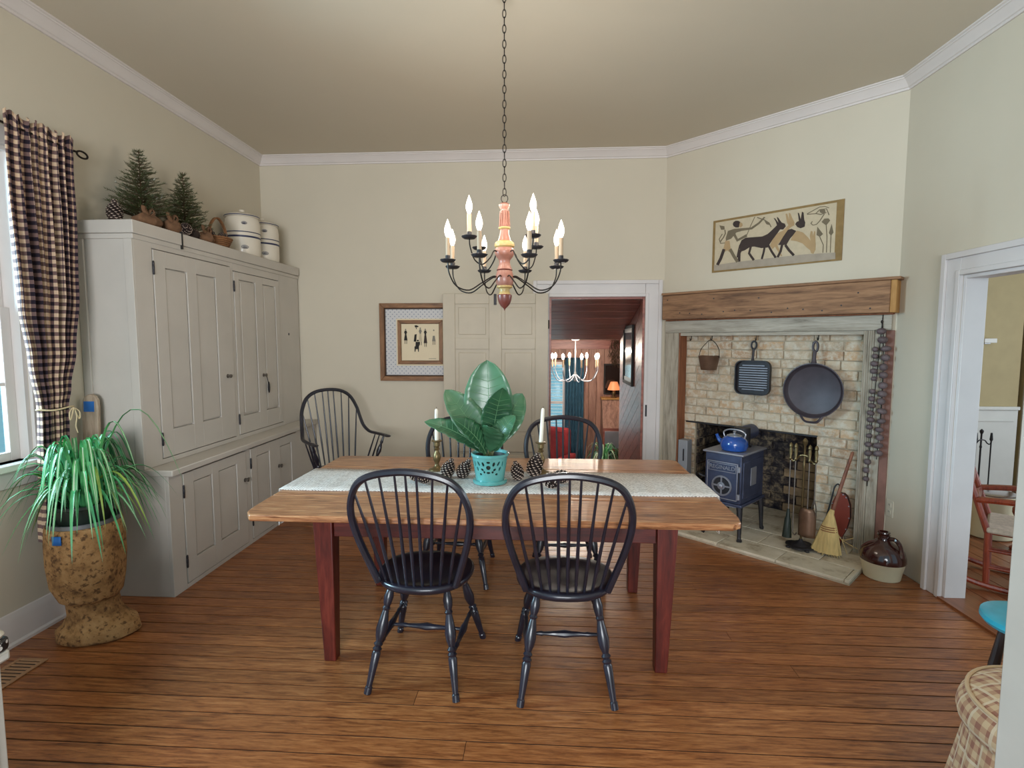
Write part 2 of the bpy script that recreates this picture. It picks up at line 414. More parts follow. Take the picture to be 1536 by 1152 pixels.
M['panels'] = wood('knotty pine panelling', rgb(96,64,52), rgb(146,106,88), rgb(168,128,108), 2, 2, 8, .55, 0, .2, .1, True)
M['carpet'] = plain('teal carpet', rgb(52,110,128), .95, var=.15, scale=30)
M['bluecurtain'] = plain('teal curtain', rgb(52,92,112), .9, var=.15, scale=10)
M['redchair'] = plain('red upholstery', rgb(142,40,44), .85, var=.2, scale=12)
M['mirror'] = plain('mirror glass', rgb(84,86,90), .12, 1.0, .02)
M['shade'] = emis('lit lamp shade', rgb(214,130,84), .8)
M['blackpat'] = None
def blackpat():
    t = NT('black and white pattern'); v = t.coord('Object'); vo = t.n('ShaderNodeTexVoronoi'); t.l(v, vo.inputs['Vector']); vo.inputs['Scale'].default_value = 70
    t.col(t.ramp(vo.outputs['Distance'], [(.35, rgb(230,226,222)), (.42, rgb(30,26,28))])); return t.bs(.4)
M['blackpat'] = blackpat()
M['white'] = plain('white paint', rgb(206,202,194), .45, var=.03)
M['vent'] = plain('tan floor register', rgb(158,120,88), .5, var=.05)
M['beige'] = plain('side room wall paint', rgb(176,158,118), .8, var=.04)
# ------------------------------------------------------------------ room shell
XL, XR, YB, ZC, ZCR = -2.70, 2.41, 5.0, 3.28, 3.20
A = Vector((1.113, 5.0, 0)); B = Vector((2.41, 3.77, 0)); U = (B-A).normalized(); N = Vector((U.y, -U.x, 0)); DL = (B-A).length
RD = math.atan2(U.y, U.x)
def dgp(s, d, z=0): return A+U*s+N*d+Vector((0,0,z))

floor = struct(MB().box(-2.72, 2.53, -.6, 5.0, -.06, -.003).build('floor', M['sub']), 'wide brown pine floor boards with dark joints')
rnd = random.Random(3)
y = -.55; row = 0
while y < 4.98:
    y1 = min(y+.0945, 4.985); xe = 2.405
    if y > 3.77: xe = min(xe, 1.113+(5.0-y)*(2.41-1.113)/(5-3.77))
    cuts = [-2.69, xe]
    if row % 3 == 1: cuts.insert(1, rnd.uniform(-1.6, 1.4) if y < 4.3 else rnd.uniform(-1.5, .2))
    for a, b in zip(cuts, cuts[1:]):
        h = rnd.uniform(-.0008, .0004)
        MB().box(a+.0012, b-.0012, y+.0034, y1-.0034, -.0031, h).build('plank', M['floor'], floor)
    y = y1+.0002; row += 1

struct(MB().box(-2.82, 2.53, -.6, 5.12, ZC, ZC+.08).build('ceiling', M['ceiling']), 'plain tan ceiling')
# left wall with window opening
WY0, WY1, WZ0, WZ1 = 1.62, 2.60, .93, 2.52
m = MB(); m.box(-2.82, XL, -.6, WY0, -.06, ZC); m.box(-2.82, XL, WY1, 5.12, -.06, ZC); m.box(-2.82, XL, WY0, WY1, -.06, WZ0); m.box(-2.82, XL, WY0, WY1, WZ1, ZC)
struct(m.build('wall_left', M['wall']), 'cream left wall')
# back wall with doorway
DX0, DX1, DZ = .053, .94, 1.956
m = MB(); m.box(XL, DX0, YB, 5.12, -.06, ZC); m.box(DX1, 1.113, YB, 5.12, -.06, ZC); m.box(DX0, DX1, YB, 5.12, DZ, ZC)
struct(m.build('wall_back', M['wall']), 'cream back wall with doorway')
# angled chimney wall
FS0, FS1, FZ = .175, 1.604, 1.62
m = MB(); m.box(0, FS0, 0, .25, -.06, ZC); m.box(FS1, DL, 0, .25, -.06, ZC); m.box(FS0, FS1, 0, .25, FZ, ZC)
wd = struct(m.build('wall_corner', M['wall'], loc=A, rot=(0,0,RD)), 'angled cream wall above corner fireplace')
# right wall with doorway
RY0, RY1, RZ = 2.28, 3.215, 1.925
m = MB(); m.box(XR, 2.53, RY1, 3.80, -.06, ZC); m.box(XR, 2.53, -.6, RY0, -.06, ZC); m.box(XR, 2.53, RY0, RY1, RZ, ZC)
struct(m.build('wall_right', M['wall']), 'cream right wall with doorway')

# crown moulding
cp = [(0,0),(.012,0),(.014,.012),(.022,.016),(.034,.036),(.056,.060),(.062,.062),(.064,.068),(.074,.072),(.075,.08),(0,.08)]
def crown(nm, p0, p1, out, m0, m1): struct(MB().sweep(cp, (*p0, ZCR), (*p1, ZCR), out, (0,0,1), m0, m1).build(nm, M['trim'], sharp=25), 'white crown moulding')
crown('trim_1', (XL,-.6), (XL,YB), (1,0,0), 0, -1)
crown('trim_2', (XL,YB), (1.113,YB), (0,-1,0), 1, -.398)
crown('trim_3', (A.x,A.y), (B.x,B.y), tuple(N), .398, -.43)
crown('trim_4', (XR,3.77), (XR,-.6), (-1,0,0), .43, 0)
# baseboards
bp = [(0,0),(.03,0),(.03,.015),(.02,.024),(.018,.13),(.012,.15),(.006,.165),(0,.17)]
struct(MB().sweep(bp, (XL,-.6,0), (XL,2.94,0), (1,0,0)).build('baseboard_left', M['trim'], sharp=25), 'white baseboard under window')
struct(MB().sweep(bp, (XL+.50,YB,0), (-.12,YB,0), (0,-1,0)).build('baseboard_back', M['trim'], sharp=25), 'white baseboard on back wall')

# door casings: board plus back band
def casing(nm, frame, a0, a1, w, zt, lft=True, rgt=True, lab=None, jamb=None, depth=.12):
    # frame(a, out, z): a along wall, out from the wall into the room
    def bb(mb, a, b, o0, o1, z0, z1): mb.hexa([frame(*p) for p in ((a,o0,z0),(b,o0,z0),(b,o1,z0),(a,o1,z0))], [frame(*p) for p in ((a,o0,z1),(b,o0,z1),(b,o1,z1),(a,o1,z1))])
    root = None
    for side in ('l', 'r'):
        if (side == 'l' and not lft) or (side == 'r' and not rgt): continue
        mb = MB(); e = a0 if side == 'l' else a1; sg = -1 if side == 'l' else 1
        lo, hi = sorted((e, e+sg*w)); bb(mb, lo, hi, 0, .02, 0, zt+w)
        lo2, hi2 = sorted((e+sg*(w-.035), e+sg*w)); bb(mb, lo2, hi2, .02, .036, 0, zt+w)
        lo3, hi3 = sorted((e, e+sg*.03)); bb(mb, lo3, hi3, .02, .027, 0, zt+.03)
        o = mb.build('casing', M['casing'], root, bev=.003)
        if root is None: root = o; o.name = nm; struct(o, lab)
    mb = MB(); bb(mb, a0+.001, a1-.001, 0, .02, zt, zt+w); bb(mb, a0-(w-.0355 if lft else 0), a1+(w-.0355 if rgt else 0), .0201, .0359, zt+w-.035, zt+w); bb(mb, a0, a1, .02, .027, zt, zt+.03)
    mb.build('casing_head', M['casing'], root, bev=.003)
    mb = MB(); bb(mb, a0-.001, a0+.02, -depth, 0, 0, zt); bb(mb, a1-.02, a1+.001, -depth, 0, 0, zt); bb(mb, a0+.02, a1-.02, -depth, 0, zt-.02, zt+.001)
    mb.build('jamb', jamb or M['casing'], root, bev=.002)
    return root
tb = casing('trim_5', lambda a, o, z: (a, YB-o, z), DX0, DX1, .152, DZ, lab='white casing around back doorway', jamb=M['planks'])
bx('strike_plate', M['iron'], .955, .972, YB-.0295, YB-.026, .84, .95, tb)
casing('trim_6', lambda a, o, z: (XR-o, a, z), RY0, RY1, .135, RZ, lab='white casing around right doorway')
struct(bx('trim_7', M['floor2'], XR-.03, 2.54, RY0, RY1, -.012, .012), 'worn wooden threshold of right doorway')

# open panelled door folded back against the back wall
door = struct(MB().box(-.937, .043, 4.915, 4.93, .012, 1.985).build('door_1', M['leaf_door']), 'tan panelled door folded open against back wall')
def xd(x): return onY(x, 600, 4.9)[0]
def onY(x, y_, Y):
    fw = Vector((-math.sin(YAW)*math.cos(PITCH), math.cos(YAW)*math.cos(PITCH), -math.sin(PITCH))); rt = Vector((math.cos(YAW), math.sin(YAW), 0)); up = rt.cross(fw)
    d = fw+rt*((x-768)/F_PX)-up*((y_-576)/F_PX); return Vector((0,0,CAM_H))+d*(Y/d.y)
cols = [(-.937,-.825),(-.505,-.39),(-.075,.043)]
for a, b in cols: bx('stile', M['leaf_door'], a, b, 4.900, 4.935, .012, 1.985, door, .003)
for z0, z1 in ((1.89,1.985),(1.47,1.575),(.50,.66),(.012,.22)):
    for a, b in ((-.825,-.505),(-.39,-.075)): bx('rail', M['leaf_door'], a+.0005, b-.0005, 4.902, 4.934, z0, z1, door, .003)
for z0, z1 in ((1.575,1.89),(.66,1.47),(.22,.50)):
    for a, b in ((-.825,-.505),(-.39,-.075)): bx('panel', M['leaf_door'], a+.03, b-.03, 4.908, 4.92, z0+.03, z1-.03, door, .006)
bx('latch', M['iron'], -.46, -.435, 4.892, 4.902, 1.88, 1.98, door)
for z in (.3, 1.7): MB().turn((.048,4.91,z-.04), (.048,4.91,z+.04), [(0,.006),(1,.006)], 8).build('hinge', M['iron'], door)

# side window
win = struct(MB().box(-2.82, XL-.0005, WY0, WY0+.02, WZ0, WZ1).box(-2.82, XL-.0005, WY1-.02, WY1, WZ0, WZ1).box(-2.82, XL-.0005, WY0+.02, WY1-.02, WZ1-.02, WZ1).build('window_1', M['trim']), 'white sash window with small panes')
for a, b in ((WY0-.09, WY0), (WY1, WY1+.075)): bx('window_casing', M['trim'], XL-.001, XL+.02, a, b, WZ0, WZ1+.1, win, .004)
bx('window_casing', M['trim'], XL-.001, XL+.02, WY0, WY1, WZ1, WZ1+.1, win, .004)
bx('window_sill', M['trim'], -2.80, XL+.06, WY0-.11, WY1+.095, WZ0-.035, WZ0, win, .006)
bx('window_apron', M['trim'], XL-.001, XL+.018, WY0-.09, WY1+.07, WZ0-.125, WZ0-.035, win, .004)
for k, (z0, z1, xo) in enumerate(((WZ0, 1.72, -2.765), (1.69, WZ1-.02, -2.795))):
    a, b = WY0+.02, WY1-.02
    sash = MB(); sash.box(xo-.015, xo+.015, a, a+.05, z0, z1).box(xo-.015, xo+.015, b-.05, b, z0, z1).box(xo-.015, xo+.015, a+.05, b-.05, z0, z0+.045).box(xo-.015, xo+.015, a+.05, b-.05, z1-.04, z1)
    so = sash.build('sash', M['trim'], win, bev=.003)
    ia, ib, iz0, iz1 = a+.05, b-.05, z0+.045, z1-.04
    mun = MB()
    for q in (1, 2): c = ia+(ib-ia)*q/3; mun.box(xo-.010, xo+.010, c-.009, c+.009, iz0, iz1)
    c = (iz0+iz1)/2; mun.box(xo-.011, xo+.011, ia, ib, c-.009, c+.009); mun.build('muntin', M['trim'], so)
    for q in range(3):
        for r in range(2):
            MB().box(xo-.002, xo+.002, ia+(ib-ia)*q/3+.009, ia+(ib-ia)*(q+1)/3-.009, iz0+(iz1-iz0)*r/2+.009, iz0+(iz1-iz0)*(r+1)/2-.009).build('pane', M['glass'], so)

# ------------------------------------------------------------------ corner fireplace
ch = MB(); ch.box(FS0, .29, .112, .25, -.04, FZ).box(1.298, FS1, .112, .25, -.04, FZ).box(.29, 1.298, .112, .25, .81, FZ)
chim = struct(ch.build('wall_chimney', M['mortar'], loc=A, rot=(0,0,RD)), 'limewashed brick chimney breast with firebox')
rb = random.Random(11); hh = FZ/22
def brick(s0, s1, z0, z1, yf, yb, m, nm='brick'):
    j = lambda e=.0025: rb.uniform(-e, e)
    p = rb.uniform(-.005, .006)
    b = [(s0+j(), yf+p, z0+j()), (s1+j(), yf+p+j(), z0+j()), (s1, yb, z0), (s0, yb, z0)]
    t = [(s0+j(), yf+p+j(), z1+j()), (s1+j(), yf+p, z1+j()), (s1, yb, z1), (s0, yb, z1)]
    MB().hexa(b, t).build(nm, m, chim, bev=.004)
for k in range(22):
    z0, z1 = k*hh+.004, (k+1)*hh-.004
    spans = [(FS0, .29), (1.298, FS1)] if k < 11 else [(FS0, FS1)]
    for a, b in spans:
        s = a-(.107 if k % 2 else 0)+rb.uniform(-.02, .02)
        while s < b-.001:
            L = .107 if rb.random() < .16 else .212
            s0, s1 = max(s+.004, a+.002), min(s+L-.004, b-.002)
            if s1-s0 > .02: brick(s0, s1, z0, z1, .10, .125, M['brick'])
            s += L
# firebox lined with sooty brick
fb = MB(); fb.box(.29, 1.298, .56, .62, -.04, .86).box(.24, .29, .2501, .62, -.04, .86).box(1.298, 1.35, .2501, .62, -.04, .86).box(.29, 1.298, .25, .56, .811, .86)
fb.build('firebox', M['soot'], chim)
for k in range(10):
    z0, z1 = .03+k*.078, .03+k*.078+.07
    s = .292-(.1 if k % 2 else 0)
    while s < 1.29:
        s0, s1 = max(s, .30), min(s+.2, 1.29)
        if s1-s0 > .03: brick(s0, s1, z0, z1, .545, .565, M['sandstone'] if (s0 > .9 and k < 6 and (k+int(s0*10)) % 4) else M['soot'])
        s += .208
    y_ = .14-(.1 if k % 2 else 0)
    while y_ < .53:
        y0, y1 = max(y_, .135), min(y_+.2, .54)
        if y1-y0 > .03:
            p = rb.uniform(0, .012); MB().box(.285, .30+p, y0, y1, z0, z1).build('brick', M['soot'], chim, bev=.005)
        y_ += .208
bx('lintel_bar', M['iron'], .20, 1.30, .094, .13, .800, .812, chim)
# surround boards
sur = thing('fireplace_surround', 'weathered grey wooden surround framing the brick fireplace', 'fireplace surround', A, RD)
bx('post', M['greywood'], .035, FS0-.001, -.028, -.0005, 0, FZ+.001, sur, .004)
bx('inner_jamb', M['redjamb'], FS0-.001, FS0+.012, -.02, .098, .03, FZ, sur, .002)
bx('lintel_board', M['greywoodx'], .035, 1.765, -.03, -.0005, FZ+.002, 1.728, sur, .004)
fl = MB(); fl.box(FS1, 1.668, -.02, -.0005, .0, FZ+.001)
for k in range(5): c = FS1+.006+k*.013; fl.tube([(c, -.02, .0), (c, -.02, FZ)], .0058, 6)
fl.build('reeded_pilaster', M['greywood'], sur)
bx('side_board', M['greywood'], 1.669, 1.731, -.018, -.0005, 0, FZ+.001, sur, .002)
bx('edge_strip', M['redstrip'], 1.732, 1.782, -.014, -.0005, 0, FZ+.001, sur, .003)
bx('lintel_bead', M['greywoodx'], FS0+.012, FS1, -.022, .01, FZ-.028, FZ, sur, .004)
bm_ = thing('mantel_beam', 'rough brown timber mantel beam with nail holes above fireplace', 'mantel beam', A, RD)
bx('beam_body', M['beam'], .055, 1.765, -.12, -.0005, 1.738, 1.955, bm_, .006)
bx('beam_end', M['beam_end'], 1.7655, 1.80, -.12, -.002, 1.738, 1.955, bm_, .004)
bx('beam_cap', M['beam'], .05, 1.82, -.13, -.0005, 1.9555, 1.975, bm_, .003)
bx('under_board', M['redjamb'], .05, 1.775, -.05, -.0005, 1.7285, 1.7375, bm_, .002)
rn = random.Random(5)
for k in range(16):
    s_, z_ = .1+k*.104+rn.uniform(-.03,.03), rn.choice((1.78, 1.90))+rn.uniform(-.02,.02)
    MB().turn((s_,-.1225,z_), (s_,-.11,z_), [(0,.0055),(1,.0055)], 8).build('nail_head', M['iron'], bm_)
# hearth
hb = struct(MB().box(.03, 1.742, -.63, .56, -.012, .012).build('floor_hearth', M['mortar'], loc=A, rot=(0,0,RD)), 'pale stone slab hearth set at an angle')
rh = random.Random(2)
for (y0, y1) in ((-.63,-.40),(-.40,-.12),(-.12,.098)):
    s = .03 if y0 != -.40 else -.18
    while s < 1.74:
        a, b = max(s, .03), min(s+.42, 1.742)
        if y0 == -.12: a, b = max(a, FS0+.014), min(b, FS1-.002)
        if b-a > .03:
            e = .002; MB().box(a+e, b-e, y0+e, y1-e, .010, .030+rh.uniform(-.0015,.0015)).build('slab', M['hearth'], hb, bev=.004)
        s += .42
for a, b in ((.3,.8),(.8,1.29)): MB().box(a+.002, b-.002, .10, .545, .010, .028).build('slab', M['hearth'], hb, bev=.004)

# ------------------------------------------------------------------ stair passage and family room beyond the back doorway
PX = .962
pw = struct(MB().box(PX+.012, PX+.08, 5.1205, 6.70, -1.0, 2.0).build('wall_passage', M['planks']), 'passage wall of slanting red brown planks')
def plank_poly(k):        # slanting strips clipped to the wall rectangle y 5.125..6.70, z -.95..1.98
    sl = -.52; w = .135; c0 = -.6+k*w
    poly = [(5.125, c0), (6.69, c0+sl*1.565), (6.69, c0+sl*1.565+w-.006), (5.125, c0+w-.006)]
    out = []
    for (ya, za) in poly: out.append((ya, min(max(za, -.95), 1.975-(ya-5.125)*.258)))
    return out
for k in range(26):
    p = plank_poly(k)
    if max(z for _, z in p)-min(z for _, z in p) > .03 and p[3][1]-p[0][1] > -.001 and (p[3][1]-p[0][1] > .02 or p[2][1]-p[1][1] > .02):
        MB().prism(p, PX, PX+.013, lambda a, b, d: (d, a, b)).build('plank', M['planks'], pw)
struct(MB().box(-.32, -.25, 5.1205, 6.70, -1.0, 2.0).build('wall_stair', M['planks']), 'far passage wall')
cpg = struct(MB().hexa([(-.25,5.1205,1.985),(PX+.012,5.1205,1.985),(PX+.012,6.70,1.58),(-.25,6.70,1.58)], [(-.25,5.1205,2.03),(PX+.012,5.1205,2.03),(PX+.012,6.70,1.63),(-.25,6.70,1.63)]).build('ceiling_passage', M['planks']), 'sloping passage ceiling of red brown planks')
for k in range(7):
    y0, y1 = 5.125+k*.225, 5.125+(k+1)*.225-.008; zf = lambda q: 1.985-(q-5.1205)*(.405/1.58)
    MB().hexa([(-.249,y0,zf(y0)-.018),(PX-.001,y0,zf(y0)-.018),(PX-.001,y1,zf(y1)-.018),(-.249,y1,zf(y1)-.018)], [(-.249,y0,zf(y0)),(PX-.001,y0,zf(y0)),(PX-.001,y1,zf(y1)),(-.249,y1,zf(y1))]).build('plank', M['planks'], cpg, bev=.002)
st = struct(MB().box(-.25, PX, 5.12, 5.42, -1.0, -.18).build('floor_stairs', M['floor2']), 'wooden steps down to the family room')
for k in range(1, 5): bx('step', M['floor2'], -.25, PX, 5.12+.30*k, 5.42+.30*k, -1.0, -.18-.18*k, st)
FR0, FRF, FRC = -2.4, -.9, 1.60
struct(MB().box(FR0, 3.2, 6.6, 9.6, FRF-.05, FRF).build('floor_family_room', M['carpet']), 'teal carpet of the lower family room')
struct(MB().box(FR0, 3.2, 6.705, 9.6, FRC, FRC+.05).build('ceiling_family_room', M['trim']), 'white ceiling of the lower family room')
struct(MB().box(PX+.081, 3.2, 6.6, 6.70, FRF, FRC).build('wall_family_front', M['panels']), 'near wall of the family room')
struct(MB().box(FR0, -.33, 6.6, 6.70, FRF, FRC).build('wall_family_stair', M['panels']), 'near wall of the family room by the stairs')
struct(MB().box(3.2, 3.25, 6.6, 9.6, FRF, FRC).build('wall_family_right', M['panels']), 'right wall of the family room')
FWX0, FWX1, FWZ0, FWZ1 = -.45, .40, -.36, 1.17
m = MB(); m.box(FR0, FWX0, 9.52, 9.6, FRF, FRC).box(FWX1, 3.2, 9.52, 9.6, FRF, FRC).box(FWX0, FWX1, 9.52, 9.6, FRF, FWZ0).box(FWX0, FWX1, 9.52, 9.6, FWZ1, FRC)
fw_ = struct(m.build('wall_family_back', M['panels']), 'knotty pine panelled far wall')
x = -.7
while x < 2.4:
    for z0, z1 in ((FRF, FWZ0), (FWZ1, 1.40)) if (x+.13 > FWX0 and x < FWX1) else ((FRF, 1.40),):
        MB().box(x, x+.132, 9.50, 9.521, z0, z1).build('panel_board', M['panels'], fw_, bev=.004)
    x += .138
bx('wall_cap', M['planks'], -.7, 2.4, 9.49, 9.52, 1.40, 1.56, fw_)
w2 = struct(MB().box(FWX0, FWX0+.05, 9.50, 9.54, FWZ0, FWZ1).box(FWX1-.05, FWX1, 9.50, 9.54, FWZ0, FWZ1).box(FWX0, FWX1, 9.50, 9.54, FWZ1-.05, FWZ1).box(FWX0, FWX1, 9.50, 9.54, FWZ0, FWZ0+.05).box(FWX0, FWX1, 9.51, 9.54, .41, .46).build('window_2', M['trim']), 'bright family room window with blinds')
bx('pane', M['glass'], FWX0+.05, FWX1-.05, 9.545, 9.549, FWZ0+.05, FWZ1-.05, w2, 0)
for k in range(24): MB().box(FWX0+.05, FWX1-.05, 9.52, 9.545, FWZ0+.09+k*.058, FWZ0+.095+k*.058).build('blind_slat', M['white'], w2)

# ------------------------------------------------------------------ side room beyond the right doorway
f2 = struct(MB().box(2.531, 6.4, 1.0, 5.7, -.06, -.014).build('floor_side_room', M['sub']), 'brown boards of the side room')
x = 2.545
while x < 5.4: MB().box(x, x+.116, 1.5, 5.6, -.014, 0).build('plank', M['floor2'], f2, bev=.0015); x += .12
wsr = struct(MB().box(2.531, 4.80, 5.60, 5.7, -.06, 2.7).box(4.845, 6.4, 5.60, 5.7, -.06, 2.7).box(4.80, 4.845, 5.69, 5.7, -.06, 2.7).build('wall_side_room', M['beige']), 'tan wall of the side room')
bx('wainscot', M['white'], 2.54, 4.80, 5.585, 5.601, 0, .85, wsr)
bx('chair_rail', M['white'], 2.54, 4.80, 5.56, 5.601, .85, .885, wsr, .006)
bx('panel_mould', M['white'], 4.20, 4.76, 5.575, 5.586, .73, .755, wsr, .004)
bx('door_casing', M['white'], 4.845, 5.02, 5.56, 5.601, 0, 2.3, wsr, .004)
struct(MB().box(2.531, 6.4, 1.0, 5.7, 2.7, 2.76).build('ceiling_side_room', M['trim']), 'ceiling of the side room')
struct(MB().box(2.531, 2.56, 3.82, 5.6, -.06, 2.7).build('wall_side_left', M['beige']), 'side room wall behind the chimney')
# white door standing open beside the camera
dr = struct(MB().box(.996, 1.034, .50, 1.15, .01, 2.0).build('door_2', M['white'], bev=.003), 'white door standing open beside the plaid stool')
for z0, z1 in ((.2,.85),(1.0,1.85)): bx('panel', M['white'], .992, .997, .60, 1.05, z0, z1, dr, .003)
# ------------------------------------------------------------------ stepback cupboard (local x = depth along wall, local -y = into the room)
cab = thing('stepback_cupboard', 'tall grey green painted stepback cupboard with panelled doors along wall', 'cupboard', (XL, 2.945, 0), PI/2)
CL = 2.035
UD, LD = .345, .48
lb = MB(); lb.box(.0, CL, -LD+.022, -.002, 0, .745); lb.build('lower_body', M['cab'], cab, bev=.003)
bx('worktop', M['cab'], -.012, CL, -LD-.035, -.002, .746, .784, cab, .006)
MB().box(0, CL, -UD+.022, -.002, .785, 2.235).build('upper_body', M['cab'], cab, bev=.003)
# face frames
for z0, z1, a, b, D in ((.0,.745,0,.118,LD),(.0,.745,.812,.868,LD),(.0,.745,1.62,CL,LD),(.785,2.235,0,.142,UD),(.785,2.235,.938,.972,UD),(.785,2.235,1.668,CL,UD)):
    bx('face_stile', M['cab'], a, b, -D, -D+.0225, z0, z1, cab, .002)
for z0, z1, a, b, D in ((.0,.028,.118,.812,LD),(.0,.028,.868,1.62,LD),(.735,.745,.118,.812,LD),(.735,.745,.868,1.62,LD),(.785,.815,.142,.938,UD),(.785,.815,.972,1.668,UD),(2.105,2.235,.142,.938,UD),(2.08,2.235,.972,1.668,UD)):
    bx('face_rail', M['cab'], a+.0004, b-.0004, -D, -D+.0225, z0, z1, cab, .002)
bx('top_board', M['cab'], -.018, CL, -UD-.016, -.002, 2.165, 2.24, cab, .004)
bx('top_band', M['cab'], -.01, CL, -UD-.007, -.002, 2.135, 2.164, cab, .003)
bx('side_batten', M['cab'], -.012, 0, -UD, -UD+.05, .785, 2.134, cab, .002)
bx('side_batten', M['cab'], -.012, 0, -.05, -.002, .785, 2.134, cab, .002)
bx('black_strap', M['ink'], .392, .402, -UD-.020, -UD-.004, 2.14, 2.252, cab, .001)
def cab_door(a, b, z0, z1, D, panels, pz0, pz1, knob, hinge_side, raised=False):
    g = .006; a += g; b -= g; z0 += g; z1 -= g
    d = MB().box(a, b, -D+.014, -D+.021, z0, z1).build('door', M['cab'], cab, bev=.002)
    xs = [a]+[v for p in panels for v in p]+[b]
    for i in range(0, len(xs), 2): bx('door_stile', M['cab'], xs[i], xs[i+1], -D-.004, -D+.0145, z0, z1, d, .0015)
    for (p, q) in panels:
        bx('door_rail', M['cab'], p+.0004, q-.0004, -D-.004, -D+.0145, z0, pz0, d, .0015); bx('door_rail', M['cab'], p+.0004, q-.0004, -D-.004, -D+.0145, pz1, z1, d, .0015)
        bx('door_panel', M['cab'], p+.007, q-.007, -D+.001, -D+.0145, pz0+.007, pz1-.007, d, .003)
        if raised: bx('panel_mould', M['cab'], p+.022, q-.022, -D-.003, -D+.0012, pz0+.022, pz1-.022, d, .006)
    kx, kz = knob
    kb = MB().turn((kx,-D-.003,kz), (kx,-D-.035,kz), [(0,.016),(.1,.016),(.15,.007),(.5,.007),(.6,.013),(.9,.014),(1,.006)], 10).build('knob', M['steel'], d)
    bx('turn_button', M['wire'], kx+.012, kx+.05, -D-.012, -D-.003, kz-.008, kz+.006, d, .002)
    hx = a-.004 if hinge_side == 'l' else b+.004
    for hz in (z0+.14 if z1-z0 < 1 else z0+.12, z1-.11):
        MB().turn((hx,-D-.006,hz-.042), (hx,-D-.006,hz+.042), [(0,.002),(.06,.006),(.3,.0065),(.32,.005),(.36,.0065),(.66,.0065),(.69,.005),(.73,.0065),(.94,.006),(1,.002)], 8).build('hinge', M['iron'], d)
    return d
cab_door(.142, .938, .815, 2.105, UD, [(.245,.445),(.54,.75)], .99, 2.0, (.845,1.287), 'l')
d2 = cab_door(.972, 1.668, .815, 2.08, UD, [(1.04,1.275),(1.385,1.595)], .96, 2.02, (1.35,1.262), 'l', True)
MB().tube(catmull([(1.35,-UD-.03,1.26),(1.365,-UD-.03,1.22),(1.38,-UD-.026,1.19)], 4), .003, 6).build('key_cord', M['wire'], d2)
MB().ell((1.392,-UD-.024,1.155), .016, .008, .05, 8, 6).build('key_tassel', M['iron'], d2)
cab_door(.118, .812, .028, .735, LD, [(.215,.405),(.475,.69)], .17, .66, (.785,.515), 'l')
cab_door(.868, 1.62, .028, .735, LD, [(.955,1.15),(1.32,1.52)], .17, .66, (1.29,.50), 'l')
bx('latch_hole', M['iron'], CL-.22, CL-.205, -UD-.003, -UD, 1.60, 1.62, cab, 0)

# ------------------------------------------------------------------ dining table
TX, TY, TZ = -.247, 2.812, .78
tab = thing('dining_table', 'long red brown farmhouse table with worn plank top and tapered legs', 'table', (TX, TY, 0))
TL, TW = 1.105, .605
nb = 4; bw = 2*TW/nb
for k in range(nb):
    y0, y1 = -TW+k*bw, -TW+(k+1)*bw
    if k == 0: poly = [(-TL+.05,y0),(TL-.06,y0),(TL-.015,y0+.03),(TL,y0+.10),(TL,y1-.001),(-TL,y1-.001),(-TL+.005,y0+.12),(-TL+.015,y0+.05)]
    elif k == nb-1: poly = [(-TL,y0+.001),(TL,y0+.001),(TL,y1-.03),(TL-.03,y1),(-TL+.03,y1),(-TL,y1-.03)]
    else: poly = [(-TL,y0+.001),(TL,y0+.001),(TL,y1-.001),(-TL,y1-.001)]
    MB().prism(poly, TZ-.03, TZ, lambda a, b, d: (a, b, d)).build('top_plank', M['ttop'], tab, bev=.006)
LX0, LX1, LY0, LY1 = -.79, .815, -.405, .385
for lx in (LX0, LX1):
    for ly in (LY0, LY1):
        t_, b_ = .048, .029
        sx = .012 if lx < 0 else -.012
        MB().hexa([(lx+sx-b_,ly-b_,0),(lx+sx+b_,ly-b_,0),(lx+sx+b_,ly+b_,0),(lx+sx-b_,ly+b_,0)], [(lx-t_,ly-t_,TZ-.0305),(lx+t_,ly-t_,TZ-.0305),(lx+t_,ly+t_,TZ-.0305),(lx-t_,ly+t_,TZ-.0305)]).build('leg', M['tred'], tab, bev=.005)
for ly in (LY0-.02, LY1+.02): bx('apron', M['tredx'], LX0+.05, LX1-.05, ly-.013, ly+.013, TZ-.155, TZ-.0305, tab, .003)
for lx in (LX0-.02, LX1+.02): bx('apron', M['tredx'], lx-.013, lx+.013, LY0+.05, LY1-.05, TZ-.155, TZ-.0305, tab, .003)
# runner with fringe
run = thing('table_runner', 'cream woven runner with fringed ends laid along the table', 'table runner', (TX, TY, TZ))
ry0, ry1 = -.22, .225
pts = [(-TL-.012,-.10),(-TL-.013,-.03),(-TL-.010,.004),(-TL+.004,.0045),(-TL+.03,.003)]
path = [(-TL-.0135,-.12)]+pts[1:]+[(x_/10*TL, .003) for x_ in range(-9, 10)]+[(TL-.03,.003),(TL-.004,.0045),(TL+.010,.004),(TL+.013,-.03),(TL+.0135,-.12)]
m = MB(); m.grid(lambda a, b: (path[round(a*(len(path)-1))][0], ry0+(ry1-ry0)*b+.004*math.sin(a*23+b*5), path[round(a*(len(path)-1))][1]), len(path)-1, 6)
m.build('cloth', M['runner'], run, thick=.004)
for e in (-1, 1):
    m = MB()
    for k in range(44):
        yy = ry0+(ry1-ry0)*(k+.5)/44
        m.tube([(e*(TL+.0135), yy, -.118), (e*(TL+.016), yy+random.uniform(-.004,.004), -.15), (e*(TL+.014), yy+random.uniform(-.012,.012), -.185)], [.0025,.002,.0012], 4)
    tag(m.build('fringe', M['runner'], run), kind='stuff')

